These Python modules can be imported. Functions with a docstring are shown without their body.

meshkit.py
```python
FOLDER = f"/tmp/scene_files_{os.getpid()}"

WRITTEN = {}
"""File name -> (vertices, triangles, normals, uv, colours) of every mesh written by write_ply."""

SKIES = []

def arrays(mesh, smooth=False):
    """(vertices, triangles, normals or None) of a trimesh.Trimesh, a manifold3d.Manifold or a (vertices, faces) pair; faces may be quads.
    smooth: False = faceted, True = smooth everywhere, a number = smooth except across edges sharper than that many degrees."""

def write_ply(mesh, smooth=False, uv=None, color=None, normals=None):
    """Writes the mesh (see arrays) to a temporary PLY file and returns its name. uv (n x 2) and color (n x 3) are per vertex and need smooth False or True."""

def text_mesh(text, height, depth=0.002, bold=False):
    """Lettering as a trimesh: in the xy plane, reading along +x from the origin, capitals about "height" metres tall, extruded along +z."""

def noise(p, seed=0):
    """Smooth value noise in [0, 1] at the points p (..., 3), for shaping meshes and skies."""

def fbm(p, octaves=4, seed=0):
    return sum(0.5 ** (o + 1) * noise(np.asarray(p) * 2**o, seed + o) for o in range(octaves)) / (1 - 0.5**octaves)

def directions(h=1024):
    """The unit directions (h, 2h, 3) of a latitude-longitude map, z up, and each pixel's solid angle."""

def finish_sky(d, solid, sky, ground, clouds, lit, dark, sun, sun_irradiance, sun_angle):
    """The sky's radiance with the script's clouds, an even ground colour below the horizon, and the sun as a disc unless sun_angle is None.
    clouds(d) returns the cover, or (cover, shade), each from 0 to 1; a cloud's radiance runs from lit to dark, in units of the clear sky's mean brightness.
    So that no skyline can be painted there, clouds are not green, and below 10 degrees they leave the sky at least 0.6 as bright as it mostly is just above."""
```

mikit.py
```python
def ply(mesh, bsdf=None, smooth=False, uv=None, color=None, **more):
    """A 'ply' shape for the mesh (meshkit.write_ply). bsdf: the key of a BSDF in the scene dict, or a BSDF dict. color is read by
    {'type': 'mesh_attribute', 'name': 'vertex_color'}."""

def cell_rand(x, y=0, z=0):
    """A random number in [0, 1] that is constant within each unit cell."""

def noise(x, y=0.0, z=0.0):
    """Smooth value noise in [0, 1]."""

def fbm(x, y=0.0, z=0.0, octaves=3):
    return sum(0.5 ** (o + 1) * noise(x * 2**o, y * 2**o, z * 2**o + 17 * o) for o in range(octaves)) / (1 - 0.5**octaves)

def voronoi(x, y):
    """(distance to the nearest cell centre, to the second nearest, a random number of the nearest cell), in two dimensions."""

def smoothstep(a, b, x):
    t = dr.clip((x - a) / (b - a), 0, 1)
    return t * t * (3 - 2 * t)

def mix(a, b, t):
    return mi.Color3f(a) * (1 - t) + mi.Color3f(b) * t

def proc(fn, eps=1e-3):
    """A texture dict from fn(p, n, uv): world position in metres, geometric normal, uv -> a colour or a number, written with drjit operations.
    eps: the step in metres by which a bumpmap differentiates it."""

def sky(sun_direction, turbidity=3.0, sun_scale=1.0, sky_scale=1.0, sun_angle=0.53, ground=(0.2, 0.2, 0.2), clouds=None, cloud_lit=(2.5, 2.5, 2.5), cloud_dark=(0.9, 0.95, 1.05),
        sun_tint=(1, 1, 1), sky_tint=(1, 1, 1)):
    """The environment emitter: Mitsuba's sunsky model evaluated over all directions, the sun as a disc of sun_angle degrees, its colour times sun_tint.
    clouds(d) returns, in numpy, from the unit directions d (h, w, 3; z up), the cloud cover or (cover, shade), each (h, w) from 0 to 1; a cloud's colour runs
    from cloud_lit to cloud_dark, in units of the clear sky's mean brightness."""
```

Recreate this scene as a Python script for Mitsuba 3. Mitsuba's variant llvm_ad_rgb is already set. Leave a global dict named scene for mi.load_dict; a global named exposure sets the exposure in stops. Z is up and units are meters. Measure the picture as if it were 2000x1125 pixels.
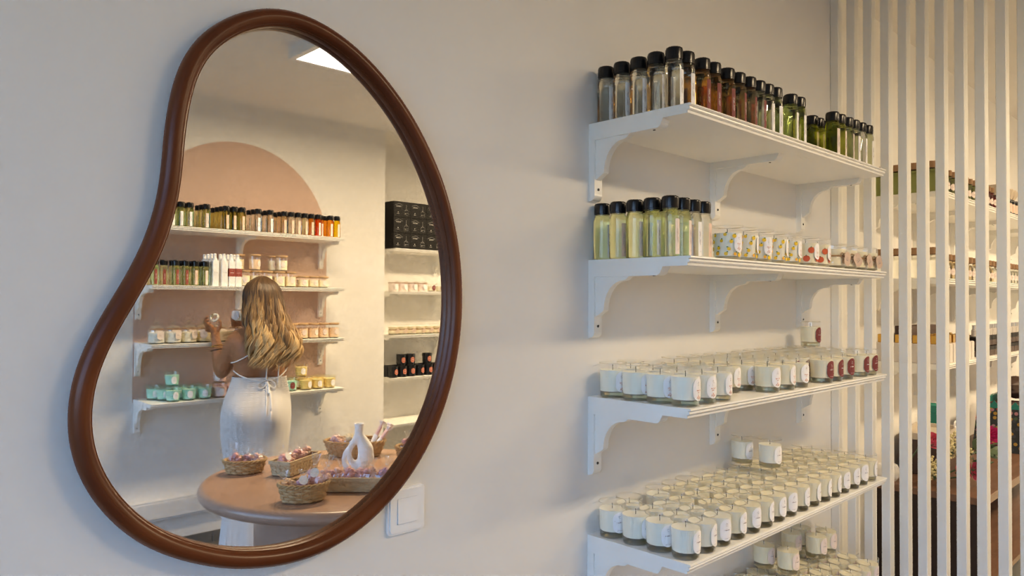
import math, random
import numpy as np, trimesh, manifold3d as m3, drjit as dr, mitsuba as mi, mikit, meshkit
from shapely.geometry import Polygon, Point, box as sbox
from shapely import affinity
from mikit import noise, fbm, smoothstep, mix, proc

T = mi.ScalarTransform4f
PI = math.pi
rng = random.Random(7)
nrg = np.random.default_rng(7)
scene = {'type': 'scene'}
labels = {}

# ------------------------------------------------------------------ camera, sky, lamps, exposure
CAM = np.array([-1.4263, -1.2015, 1.48]); YAW, PITCH, ROLL = .7675, .0169, .0049; FPX = 1439.38
_f = np.array([math.sin(YAW) * math.cos(PITCH), math.cos(YAW) * math.cos(PITCH), math.sin(PITCH)])
_r = np.array([math.cos(YAW), -math.sin(YAW), 0]); _u = np.cross(_r, _f)
_up = -math.sin(ROLL) * _r + math.cos(ROLL) * _u
scene['camera'] = {'type': 'perspective', 'fov': math.degrees(2 * math.atan(1000 / FPX)), 'fov_axis': 'x', 'near_clip': .02, 'far_clip': 200.,
                   'to_world': T().look_at(origin=CAM.tolist(), target=(CAM + _f).tolist(), up=_up.tolist())}
scene['sky'] = mikit.sky((.75, .35, .55), turbidity=4.0, sun_scale=0.0, sky_scale=7.4, ground=(.2, .22, .15), sky_tint=(.79, .86, 1.06))
exposure = 1.88
LAMP = (18.0, 13.8, 8.5)
H = 2.715                                   # ceiling height
MP = .006                                   # depth of the mirror's face in front of the wall
def ry(v): return -v - 2 * MP               # distance behind the mirror -> place in the room
YS = ry(3.327)                              # the wall opposite
YR = ry(3.71)                               # its recess
LAMPS = [(.72, ry(1.99), .9, .3), (2.62, ry(1.99), 1.2, .3), (4.3, ry(1.99), 1.2, .3)]

# ------------------------------------------------------------------ materials
def mat(key, col, rough=.5, spec=.5, **k):
    c = {'type': 'rgb', 'value': list(col)} if not isinstance(col, dict) else col
    scene[key] = {'type': 'twosided', 'b': {'type': 'principled', 'base_color': c, 'roughness': rough, 'specular': spec, **k}}
    return key
def clear(key, tint=(1, 1, 1), ior=1.45):
    scene[key] = {'type': 'dielectric', 'int_ior': ior, 'ext_ior': 1.0, 'specular_transmittance': {'type': 'rgb', 'value': list(tint)}}
    return key
def pane(key, tint=(1, 1, 1), ior=1.5):
    scene[key] = {'type': 'thindielectric', 'int_ior': ior, 'ext_ior': 1.0, 'specular_transmittance': {'type': 'rgb', 'value': list(tint)}}
    return key
def plaster(c):
    def fn(p, n, uv): return mi.Color3f(*c) * (.975 + .05 * fbm(p.x * 3, p.y * 3, p.z * 3))
    return proc(fn)
mat('plaster_white', plaster((.74, .725, .70)), .85, .2)
mat('ceiling_white', plaster((.70, .675, .64)), .9, .2)
def arch_paint(p, n, uv):                   # the painted arch: straight sides under a half circle
    dx = p.x - .555; dz = dr.maximum(p.z - 1.852, 0.0)
    d = dr.sqrt(dx * dx + dz * dz)
    inside = (d < .615) & (p.z > .885)
    return dr.select(inside, mi.Color3f(.56, .40, .325), mi.Color3f(.74, .725, .70)) * (.975 + .05 * fbm(p.x * 3, p.y * 3, p.z * 3))
mat('plaster_arch', proc(arch_paint), .85, .2)
mat('white_paint', (.80, .79, .75), .32, .5)
mat('slat_paint', proc(lambda p, n, uv: mi.Color3f(.78, .77, .73) * (.96 + .07 * fbm(p.x * 30, p.y * 30, p.z * 4))), .42, .5)
mat('white_plastic', (.82, .82, .82), .3, .5)
mat('pale_metal', (.72, .72, .73), .35, .5)
mat('dark_hole', (.03, .03, .03), .6)
def wood_red(p, n, uv):
    g = fbm(p.x * 9 + p.z * 4, p.y * 30, p.z * 9)
    return mix((.062, .013, .003), (.155, .040, .009), g)
mat('walnut', proc(wood_red), .3, .25, clearcoat=.2, clearcoat_gloss=.85)
scene['mirror_silver'] = {'type': 'conductor', 'material': 'none', 'specular_reflectance': {'type': 'rgb', 'value': [.93, .94, .93]}}
def tile_col(p, n, uv): return mix((.10, .097, .094), (.14, .135, .128), fbm(p.x * 12, p.y * 12, p.z * 12))
mat('floor_tile', proc(tile_col), .35, .4)
mat('grout', (.32, .31, .29), .8)
mat('black_plastic', (.006, .006, .007), .2, .35)
mat('black_card', (.007, .006, .006), .5, .2)
mat('wick', (.09, .07, .05), .9)
for k, c in dict(ivory=(.80, .75, .56), white=(.80, .79, .68), cream=(.84, .76, .54), mint=(.50, .77, .67), pink=(.80, .67, .63), yellow=(.84, .72, .40), peach=(.80, .60, .40)).items():
    mat('wax_' + k, c, .45, .35)
for k, c in dict(white=(.86, .85, .86), pinkish=(.80, .68, .63), peach=(.80, .58, .46), maroon=(.19, .042, .042), red=(.27, .06, .045), kraft=(.60, .45, .36), cream=(.80, .70, .64)).items():
    mat('paper_' + k, c, .6, .3)
mat('ink', (.30, .24, .24), .7); mat('ink_red', (.62, .30, .20), .7); mat('ink_pale', (.85, .78, .74), .7); mat('ink_white', (.80, .80, .80), .6)
mat('twine', (.36, .22, .12), .9)
mat('light_wood', proc(lambda p, n, uv: mix((.42, .26, .13), (.55, .36, .19), fbm(p.x * 20, p.y * 160, p.z * 160))), .55)
mat('cork', (.30, .18, .10), .9); mat('gold', (.62, .38, .09), .25, .5, metallic=.9); mat('silver', (.6, .6, .6), .2, .5, metallic=.9)
mat('lemon', (.78, .52, .02), .5); mat('lemon_orange', (.78, .40, .03), .5); mat('leaf_print', (.09, .15, .04), .6); mat('orange_fruit', (.52, .085, .025), .5)
pane('cup_glass'); pane('cup_mint', (.88, .97, .94)); pane('cup_pink', (.98, .90, .88)); pane('cup_yellow', (.98, .95, .80)); pane('film', ior=1.7); pane('window_glass')
clear('base_glass', (.76, .74, .62), 1.5); clear('rim_glass', (.90, .90, .86), 1.5); clear('base_mint', (.66, .88, .80), 1.5)
LIQ = dict(clear=(.93, .93, .89), green=(.86, .90, .68), paleyellow=(.88, .90, .70), lime=(.86, .88, .36), olive=(.72, .70, .36), amber=(.90, .74, .46), dark=(.80, .72, .56), orange=(.90, .52, .12), yellow=(.92, .72, .06), deepgreen=(.66, .72, .48), wine=(.45, .12, .14))
for k, c in LIQ.items(): clear('liquid_' + k, c, 1.40)

# ------------------------------------------------------------------ mesh helpers
cat = trimesh.util.concatenate
def bx(x0, x1, y0, y1, z0, z1, bev=0.0):
    if bev:
        a = m3.Manifold.cube([x1 - x0 - 2 * bev, y1 - y0 - 2 * bev, z1 - z0 - 2 * bev], True)
        o = m3.Manifold.batch_hull([m3.Manifold.cube([x1 - x0, y1 - y0 - 2 * bev, z1 - z0 - 2 * bev], True), m3.Manifold.cube([x1 - x0 - 2 * bev, y1 - y0, z1 - z0 - 2 * bev], True), m3.Manifold.cube([x1 - x0 - 2 * bev, y1 - y0 - 2 * bev, z1 - z0], True)])
        m = o.to_mesh(); t = trimesh.Trimesh(m.vert_properties[:, :3], m.tri_verts, process=False)
    else:
        t = trimesh.creation.box((x1 - x0, y1 - y0, z1 - z0))
    t.apply_translation(((x0 + x1) / 2, (y0 + y1) / 2, (z0 + z1) / 2)); return t
def tm(man):
    m = man.to_mesh(); return trimesh.Trimesh(m.vert_properties[:, :3], m.tri_verts, process=False)
def lathe(prof, n=28, sx=1.0, sy=1.0, wob=None):
    """prof: (r, z) pairs from bottom to top; closed at r=0."""
    prof = np.array(prof, float); a = np.linspace(0, 2 * PI, n, endpoint=False)
    v = np.stack([np.outer(prof[:, 0], np.cos(a)) * sx, np.outer(prof[:, 0], np.sin(a)) * sy, np.repeat(prof[:, 1:], n, 1)], -1).reshape(-1, 3)
    i, j = np.meshgrid(np.arange(len(prof) - 1), np.arange(n), indexing='ij'); k = (j + 1) % n
    q = np.stack([i * n + j, i * n + k, (i + 1) * n + k, (i + 1) * n + j], -1).reshape(-1, 4)
    f = np.vstack([q[:, [0, 1, 2]], q[:, [0, 2, 3]]])
    t = trimesh.Trimesh(v, f, process=False); t.merge_vertices(); t.update_faces(t.nondegenerate_faces()); t.remove_unreferenced_vertices(); return t
def tube(pts, r, sides=6, caps=True, flat=1.0, closed=False):
    p = np.asarray(pts, float); n = len(p)
    t = np.roll(p, -1, 0) - np.roll(p, 1, 0) if closed else np.gradient(p, axis=0)
    t /= np.linalg.norm(t, axis=1, keepdims=True) + 1e-12
    up = np.array([0, 0, 1.0]) if np.abs(t[:, 2]).mean() < .8 else np.array([0, 1.0, 0])
    a = np.cross(t, up); a /= np.linalg.norm(a, axis=1, keepdims=True) + 1e-9; b = np.cross(a, t)
    ang = np.arange(sides) * 2 * PI / sides; r = np.broadcast_to(r, (n,))
    v = p[:, None] + r[:, None, None] * (np.cos(ang)[None, :, None] * a[:, None] + flat * np.sin(ang)[None, :, None] * b[:, None])
    i, j = np.meshgrid(np.arange(n if closed else n - 1), np.arange(sides), indexing='ij'); i2 = (i + 1) % n; k = (j + 1) % sides
    q = np.stack([i * sides + j, i * sides + k, i2 * sides + k, i2 * sides + j], -1).reshape(-1, 4)
    f = [q[:, [0, 2, 1]], q[:, [0, 3, 2]]]
    v = v.reshape(-1, 3)
    if caps and not closed:
        v = np.vstack([v, p[0], p[-1]]); c = np.arange(sides)
        f += [np.stack([np.full(sides, n * sides), c, (c + 1) % sides], 1), np.stack([np.full(sides, n * sides + 1), (n - 1) * sides + (c + 1) % sides, (n - 1) * sides + c], 1)]
    return trimesh.Trimesh(v, np.vstack(f), process=False)
def spline(pts, n=40, closed=False):
    from scipy.interpolate import splprep, splev
    p = np.array(pts, float)
    if closed: p = np.vstack([p, p[:1]])
    tck, u = splprep(p.T, s=0, per=closed, k=min(3, len(p) - 1))
    q = np.array(splev(np.linspace(0, 1, n + 1 if closed else n), tck)).T
    return q[:-1] if closed else q
def extrude(poly, depth): return trimesh.creation.extrude_polygon(poly, depth, engine='earcut')
def moved(m, x=0, y=0, z=0, rx=0, ry_=0, rz=0, s=1):
    m = m.copy()
    if s != 1: m.apply_scale(s)
    for a, ax in ((rx, (1, 0, 0)), (ry_, (0, 1, 0)), (rz, (0, 0, 1))):
        if a: m.apply_transform(trimesh.transformations.rotation_matrix(math.radians(a), ax))
    m.apply_translation((x, y, z)); return m
def bent(polys, r, z0, n=9):
    """A sticker (rows of quads under a shapely outline, u right, v up) wrapped on a cylinder of radius r, facing -y."""
    vs, fs = [], []
    for rows in polys:
        rows = np.array(rows)                    # (v, u0, u1)
        b = len(vs) and sum(len(x) for x in vs)
        w = np.linspace(0, 1, n)
        u = rows[:, 1:2] + (rows[:, 2:3] - rows[:, 1:2]) * w
        th = u / r
        vs.append(np.stack([r * np.sin(th), -r * np.cos(th), np.repeat(rows[:, :1], n, 1) + z0], -1).reshape(-1, 3))
        i, j = np.meshgrid(np.arange(len(rows) - 1), np.arange(n - 1), indexing='ij')
        q = np.stack([i * n + j, i * n + j + 1, (i + 1) * n + j + 1, (i + 1) * n + j], -1).reshape(-1, 4) + b
        fs += [q[:, [0, 1, 2]], q[:, [0, 2, 3]]]
    return trimesh.Trimesh(np.vstack(vs), np.vstack(fs), process=False)
def stadium(w, h, n=7):
    a = np.linspace(-PI / 2, PI / 2, 2 * n); rr = w / 2
    return [((h / 2 - rr) * np.sign(t) * (abs(t) > 1e-6) + rr * math.sin(t), -max(rr * math.cos(t), 2e-4), max(rr * math.cos(t), 2e-4)) for t in a]
def rect(u0, u1, v0, v1): return [(v0, u0, u1), (v1, u0, u1)]
def mirrored(m):
    m = m.copy(); v = np.array(m.vertices); v[:, 1] = -v[:, 1] - 2 * MP; return trimesh.Trimesh(v, np.array(m.faces)[:, ::-1], process=False)

# ------------------------------------------------------------------ entries
used = {}
def number(name, parent=None):
    k = (parent + '__' if parent else '') + name
    if k not in used: used[k] = 0; return k
    used[k] += 1; return f'{k}_{used[k]:03d}'
def tag(key, label=None, category=None, group=None, kind=None):
    d = labels.setdefault(key, {})
    for a, b in (('label', label), ('category', category), ('group', group), ('kind', kind)):
        if b: d[a] = b
def thing(name, label, category, group=None):
    k = number(name); tag(k, label, category, group); return k
def obj(name, mesh, bsdf, parent=None, smooth=False, tw=None, label=None, kind=None):
    k = number(name, parent)
    s = mesh if isinstance(mesh, dict) else mikit.ply(mesh, bsdf, smooth)
    scene[k] = {**s, 'to_world': tw} if tw is not None else dict(s)
    if label or kind: tag(k, label, None, None, kind)
    return k
def struct(name, mesh, bsdf, label=None):
    k = number(name); scene[k] = mikit.ply(mesh, bsdf); tag(k, label, None, None, 'structure'); return k
class Prefab:
    """A thing's parts as (path, shape, label); put() adds one copy of it."""
    def __init__(self): self.parts = []
    def add(self, path, mesh, bsdf, smooth=False, label=None): self.parts.append((path, mikit.ply(mesh, bsdf, smooth), label)); return self
    def put(self, name, tw, label, category, group=None):
        k = thing(name, label, category, group)
        for path, s, l in self.parts:
            scene[k + '__' + path] = {**s, 'to_world': tw}
            if l: tag(k + '__' + path, l)
        return k
def at(x, y, z, rz=0.0, back=False):
    """Stands at x, y (y as seen: for things opposite, the distance behind the mirror) with its label to the shop; back: on the wall opposite."""
    if back: return T().translate([x, ry(y), z]).rotate([0, 0, 1], 180 + rz)
    return T().translate([x, y, z]).rotate([0, 0, 1], rz)
ORD = 'first second third fourth fifth sixth seventh eighth ninth tenth eleventh twelfth thirteenth fourteenth fifteenth sixteenth seventeenth eighteenth nineteenth twentieth'.split()
def nth(i): return ORD[i]

# ------------------------------------------------------------------ the setting
XL, XR = -2.7, 5.2
struct('wall_front', bx(XL - .1, XR, 0, .12, 0, H), 'plaster_white', 'white plastered wall that carries the mirror and the shelves')
struct('wall_back', bx(XL - .1, 1.645, YS - .5, YS, 0, H), 'plaster_arch', 'white plastered wall opposite with a painted blush arch')
struct('wall_recess', bx(1.645, XR, YR - .12, YR, 0, H), 'plaster_white', 'white recessed wall beside the arch wall, seen in the mirror')
struct('wall_right', bx(XR, XR + .12, YR - .12, .12, 0, H), 'plaster_white', 'white end wall of the shop')
struct('ceiling', bx(XL - .1, XR + .1, YR - .2, .12, H, H + .15), 'ceiling_white', 'plain matt white ceiling')
# shop window on the left: sill, lintel, two piers, frame and pane
wl = number('wall_left'); tag(wl, 'window wall on the left, outside the picture', None, None, 'structure')
WY0, WY1, WZ0, WZ1 = -3.05, -.25, .12, 2.42
for n, m in (('sill', bx(XL - .1, XL, YS, 0, 0, WZ0)), ('lintel', bx(XL - .1, XL, YS, 0, WZ1, H)), ('pier', bx(XL - .1, XL, YS, WY0, WZ0, WZ1)), ('pier', bx(XL - .1, XL, WY1, 0, WZ0, WZ1))):
    obj(n, m, 'plaster_white', wl)
wn = number('window_1'); tag(wn, 'large shop window on the left, outside the picture', None, None, 'structure')
fr = [bx(XL - .08, XL - .03, WY0, WY1, WZ0, WZ0 + .05), bx(XL - .08, XL - .03, WY0, WY1, WZ1 - .05, WZ1)] + [bx(XL - .08, XL - .03, y, y + .05, WZ0, WZ1) for y in (WY0, -1.68, WY1 - .05)]
obj('frame', cat(fr), 'pale_metal', wn)
obj('pane', trimesh.Trimesh([[XL - .055, WY0, WZ0], [XL - .055, WY1, WZ0], [XL - .055, WY1, WZ1], [XL - .055, WY0, WZ1]], [[0, 1, 2], [0, 2, 3]], process=False), 'window_glass', wn)
# floor: grout bed and tiles
struct('floor', bx(XL - .1, XR, YR - .1, .1, -.06, -.004), 'grout', 'dark grey tiled floor with pale joints')
tile = mikit.ply(bx(-.2975, .2975, -.2975, .2975, -.01, 0), 'floor_tile')
for i in range(13):
    for j in range(6):
        x, y = XL + .3 + .6 * i, YS + .3 + .6 * j - (.0 if j else 0)
        k = number('tile', 'floor'); scene[k] = {**tile, 'to_world': T().translate([x, y, 0])}
bs = number('baseboard_back'); tag(bs, 'dark grey tile skirting along the wall opposite', None, None, 'structure')
for i in range(7):
    x = XL + .005 + .62 * i
    obj('tile', bx(x, min(x + .615, 1.645), YS, YS + .010, 0, .066, .0015), 'floor_tile', bs)

mat('duct_white', (.66, .655, .65), .4, .4)
t = thing('cable_trunking', 'white plastic cable trunking running low along the wall opposite, above the skirting', 'cable duct')
obj('channel', bx(XL + .02, 1.62, YS + .001, YS + .045, .197, .318, .004), 'duct_white', t); obj('lid', bx(XL + .02, 1.62, YS + .045, YS + .052, .212, .303, .002), 'duct_white', t)

# ceiling lamps: shallow boxes with a glowing diffuser
for i, (x, y, lx, ly) in enumerate(LAMPS):
    t = thing('ceiling_lamp', ['white surface-mounted ceiling panel lamp with a glowing diffuser, seen in the mirror', 'ceiling panel lamp outside the picture, right of the mirrored one', 'ceiling panel lamp outside the picture, at the far right end'][i], 'lamp')
    h, w = .062, .028
    rim = cat([bx(x - lx / 2, x + lx / 2, y - ly / 2, y - ly / 2 + w, H - h, H), bx(x - lx / 2, x + lx / 2, y + ly / 2 - w, y + ly / 2, H - h, H), bx(x - lx / 2, x - lx / 2 + w, y - ly / 2 + w, y + ly / 2 - w, H - h, H), bx(x + lx / 2 - w, x + lx / 2, y - ly / 2 + w, y + ly / 2 - w, H - h, H)])
    obj('housing', rim, 'pale_metal', t)
    k = number('diffuser', t); a, b, z = lx / 2 - w, ly / 2 - w, H - h + .008
    scene[k] = {**mikit.ply(trimesh.Trimesh([[x - a, y - b, z], [x - a, y + b, z], [x + a, y + b, z], [x + a, y - b, z]], [[0, 1, 2], [0, 2, 3]], process=False), 'white_plastic'), 'emitter': {'type': 'area', 'radiance': {'type': 'rgb', 'value': list(LAMP)}}}

# ------------------------------------------------------------------ mirror
OUT = np.array([[-0.846,1.978],[-0.899,1.96],[-0.946,1.929],[-0.984,1.888],[-1.008,1.84],[-1.021,1.787],[-1.028,1.732],[-1.032,1.677],[-1.04,1.623],[-1.055,1.571],[-1.077,1.52],[-1.103,1.471],[-1.128,1.421],[-1.146,1.369],[-1.153,1.315],[-1.148,1.261],[-1.13,1.209],[-1.101,1.162],[-1.064,1.121],[-1.02,1.088],[-0.971,1.062],[-0.919,1.042],[-0.865,1.03],[-0.809,1.025],[-0.755,1.029],[-0.702,1.043],[-0.652,1.066],[-0.605,1.097],[-0.564,1.133],[-0.529,1.174],[-0.499,1.22],[-0.475,1.269],[-0.456,1.321],[-0.443,1.374],[-0.435,1.43],[-0.433,1.485],[-0.436,1.541],[-0.444,1.596],[-0.458,1.649],[-0.476,1.701],[-0.5,1.75],[-0.529,1.797],[-0.562,1.841],[-0.6,1.881],[-0.643,1.917],[-0.69,1.947],[-0.741,1.969],[-0.793,1.98]])
o2 = spline(OUT, 240, True); op = Polygon(o2)
t = thing('wall_mirror', 'kidney-shaped wall mirror in a rounded reddish walnut frame', 'mirror')
def ring(off, y, r, flat, n=240, sides=18):
    c = np.array(op.buffer(-off, quad_segs=16).exterior.coords)[:-1]
    d = np.r_[0, np.cumsum(np.linalg.norm(np.diff(np.vstack([c, c[:1]]), axis=0), axis=1))]
    s = np.linspace(0, d[-1], n, endpoint=False); cc = np.vstack([c, c[:1]])
    q = np.stack([np.interp(s, d, cc[:, 0]), np.interp(s, d, cc[:, 1])], 1)
    for _ in range(3): q = (np.roll(q, 1, 0) + 2 * q + np.roll(q, -1, 0)) / 4
    tg = np.roll(q, -1, 0) - np.roll(q, 1, 0); tg /= np.linalg.norm(tg, axis=1, keepdims=True); nn = np.stack([-tg[:, 1], tg[:, 0]], 1)
    a = np.linspace(0, 2 * PI, sides, endpoint=False)
    ca, sa = np.cos(a), np.sin(a)
    v = np.stack([q[:, None, 0] + r * ca * nn[:, None, 0], np.broadcast_to(y + flat * sa, (n, sides)), q[:, None, 1] + r * ca * nn[:, None, 1]], -1).reshape(-1, 3)
    i, j = np.meshgrid(np.arange(n), np.arange(sides), indexing='ij'); i2, k = (i + 1) % n, (j + 1) % sides
    f = np.stack([i * sides + j, i * sides + k, i2 * sides + k, i2 * sides + j], -1).reshape(-1, 4)
    m = trimesh.Trimesh(v, np.vstack([f[:, [0, 1, 2]], f[:, [0, 2, 3]]]), process=False)
    if m.volume < 0: m.invert()
    return m
obj('frame', ring(.0148, -.0165, .0148, .0160), 'walnut', t, True)
obj('inner_lip', ring(.0288, -.0135, .0018, .0095, sides=10), 'walnut', t, True, label='thin inner lip of the frame')
g = extrude(op.buffer(-.026).simplify(.0003), .004)
g.apply_transform(trimesh.transformations.rotation_matrix(PI / 2, (1, 0, 0)))        # (x, z) outline, thickness along y
g.apply_translation((0, -MP + .004 - g.bounds[1][1] + 0, 0)); g.apply_translation((0, -MP - g.bounds[0][1], 0))
obj('glass', g, 'mirror_silver', t, label='clear silvered mirror glass')

# light switch below the mirror
t = thing('light_switch', 'square white light switch on the wall, half under the mirror frame', 'switch')
def rsq(w, h, r): return sbox(-w / 2 + r, -h / 2 + r, w / 2 - r, h / 2 - r).buffer(r, quad_segs=6)
def plate(w, h, r, d0, d1, hole=None):
    p = rsq(w, h, r)
    if hole is not None: p = p.difference(hole)
    m = extrude(p, d1 - d0); m.apply_transform(trimesh.transformations.rotation_matrix(PI / 2, (1, 0, 0))); m.apply_translation((0, -d0, 0)); return m
SX, SZ = -.559, 1.066
obj('surround', moved(cat([plate(.088, .090, .009, 0, .006, rsq(.0485, .0495, .001)), plate(.080, .082, .008, .006, .009, rsq(.0485, .0495, .001))]), SX, 0, SZ), 'white_plastic', t)
rk = plate(.047, .048, .001, .002, .010); rk.apply_transform(trimesh.transformations.rotation_matrix(math.radians(-3), (1, 0, 0)))
obj('rocker', moved(rk, SX, -.001, SZ), 'white_plastic', t)

# ------------------------------------------------------------------ shelves on brackets
SL, SD, ST = 1.19, .297, .022
prof = [(0, 0), (0, -ST), (-SD + .012, -ST), (-SD + .009, -ST + .0005), (-SD + .008, -ST + .0055), (-SD + .0105, -ST + .0065)]
prof += [(-SD + .003 + .0075 * (1 - math.sin(a)), -ST + .0115 - .005 * math.cos(a)) for a in np.linspace(.15, PI - .15, 6)]
prof += [(-SD + .0075, -.0058), (-SD + .0015, -.0052), (-SD, -.004), (-SD + .0006, -.0008), (-SD + .003, 0)]
def shelf_board(L=SL):
    m = extrude(Polygon(prof), L)
    v = np.array(m.vertices); m.vertices = np.stack([v[:, 2], v[:, 0], v[:, 1]], 1)
    if m.volume < 0: m.invert()
    return m
def plan(pts, w):                            # an outline in (y, z) given a thickness along x, centred
    m = extrude(Polygon(pts), w); v = np.array(m.vertices); m.vertices = np.stack([v[:, 2] - w / 2, v[:, 0], v[:, 1]], 1)
    if m.volume < 0: m.invert()
    return m
arc = lambda cy, cz, r, a0, a1, n=7: [(cy + r * math.cos(math.radians(a)), cz + r * math.sin(math.radians(a))) for a in np.linspace(a0, a1, n)]
upright = [(0, -ST), (-.019, -ST), (-.019, -.178)] + arc(-.004, -.180, .0155, 188, 262) + [(0, -.196)]
arm = [(-.019, -ST), (-.222, -ST), (-.219, -.029)] + arc(-.203, -.028, .0145, 190, 265) + [(-.019, -.0425)]
web = [(-.019, -.0425), (-.122, -.0425), (-.113, -.050), (-.105, -.0525)] + [(-.019 - .086 * math.cos(a) ** 1.0 + 0, -.0525 - .070 * math.sin(a) - .0) for a in ()] + \
      [(-.045 - .060 * (1 - math.sin(t_)), -.0525 - .072 * (1 - math.cos(t_))) for t_ in np.linspace(0, PI / 2, 9)] + [(-.043, -.128), (-.019, -.143)]
bracket_m = cat([plan(upright, .030), plan(arm, .030)])
web_m = plan(web, .019)
hole_m = moved(trimesh.creation.cylinder(.0034, .0016, sections=10), 0, -.0197, -.166, rx=90)
hole2_m = moved(trimesh.creation.cylinder(.0034, .0012, sections=10), 0, -.188, -.0430)
P_shelf = Prefab().add('board', shelf_board(), 'white_paint', label='white board with a moulded front edge')
for q, bxp in enumerate((.015, .587, 1.173)):
    b = 'bracket' + (f'_{q:03d}' if q else '')
    P_shelf.add(b, moved(bracket_m, bxp), 'white_paint'); P_shelf.add(b + '__web', moved(web_m, bxp), 'white_paint')
    P_shelf.add(b + '__screw_hole', moved(cat([hole_m, hole2_m]), bxp), 'dark_hole')
ZA = [1.926, 1.5825, 1.2402, .8954, .5517]
ZB = [1.885, 1.555, 1.230, .906]
ZC = [1.873, 1.547, 1.214, .890, .540]
ZE = [1.925, 1.577, 1.234]
where = ['top', 'second', 'third', 'fourth', 'lowest']
for i, z in enumerate(ZA):
    P_shelf.put('wall_shelf', T().translate([0, 0, z]), f'white bracket shelf right of the mirror, {["topmost", "second from the top", "third from the top", "fourth from the top", "lowest, cut by the picture edge"][i]}', 'shelf', 'shelves right of the mirror')
for i, z in enumerate(ZB):
    P_shelf.put('wall_shelf', T().translate([-.054 + SL, YS, z]).rotate([0, 0, 1], 180), f'white bracket shelf on the painted arch in the mirror, {["topmost", "second from the top", "third from the top", "lowest"][i]}', 'shelf', 'shelves on the painted arch')
for i, z in enumerate(ZC):
    P_shelf.put('wall_shelf', T().translate([1.80 + SL, YR, z]).rotate([0, 0, 1], 180), f'white bracket shelf in the recess at the mirror\'s right, {["topmost, under black boxes", "second from the top", "third from the top", "fourth, under black candles", "lowest and empty"][i]}', 'shelf', 'shelves in the recess')
for i, z in enumerate(ZE):
    for j in range(2):
        P_shelf.put('wall_shelf', T().translate([1.82 + j * SL, 0, z]), f'white bracket shelf behind the slats, {where[i] if i < 2 else "bottom"} row, {["near end", "far length"][j]}', 'shelf', 'shelves behind the slats')

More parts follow.
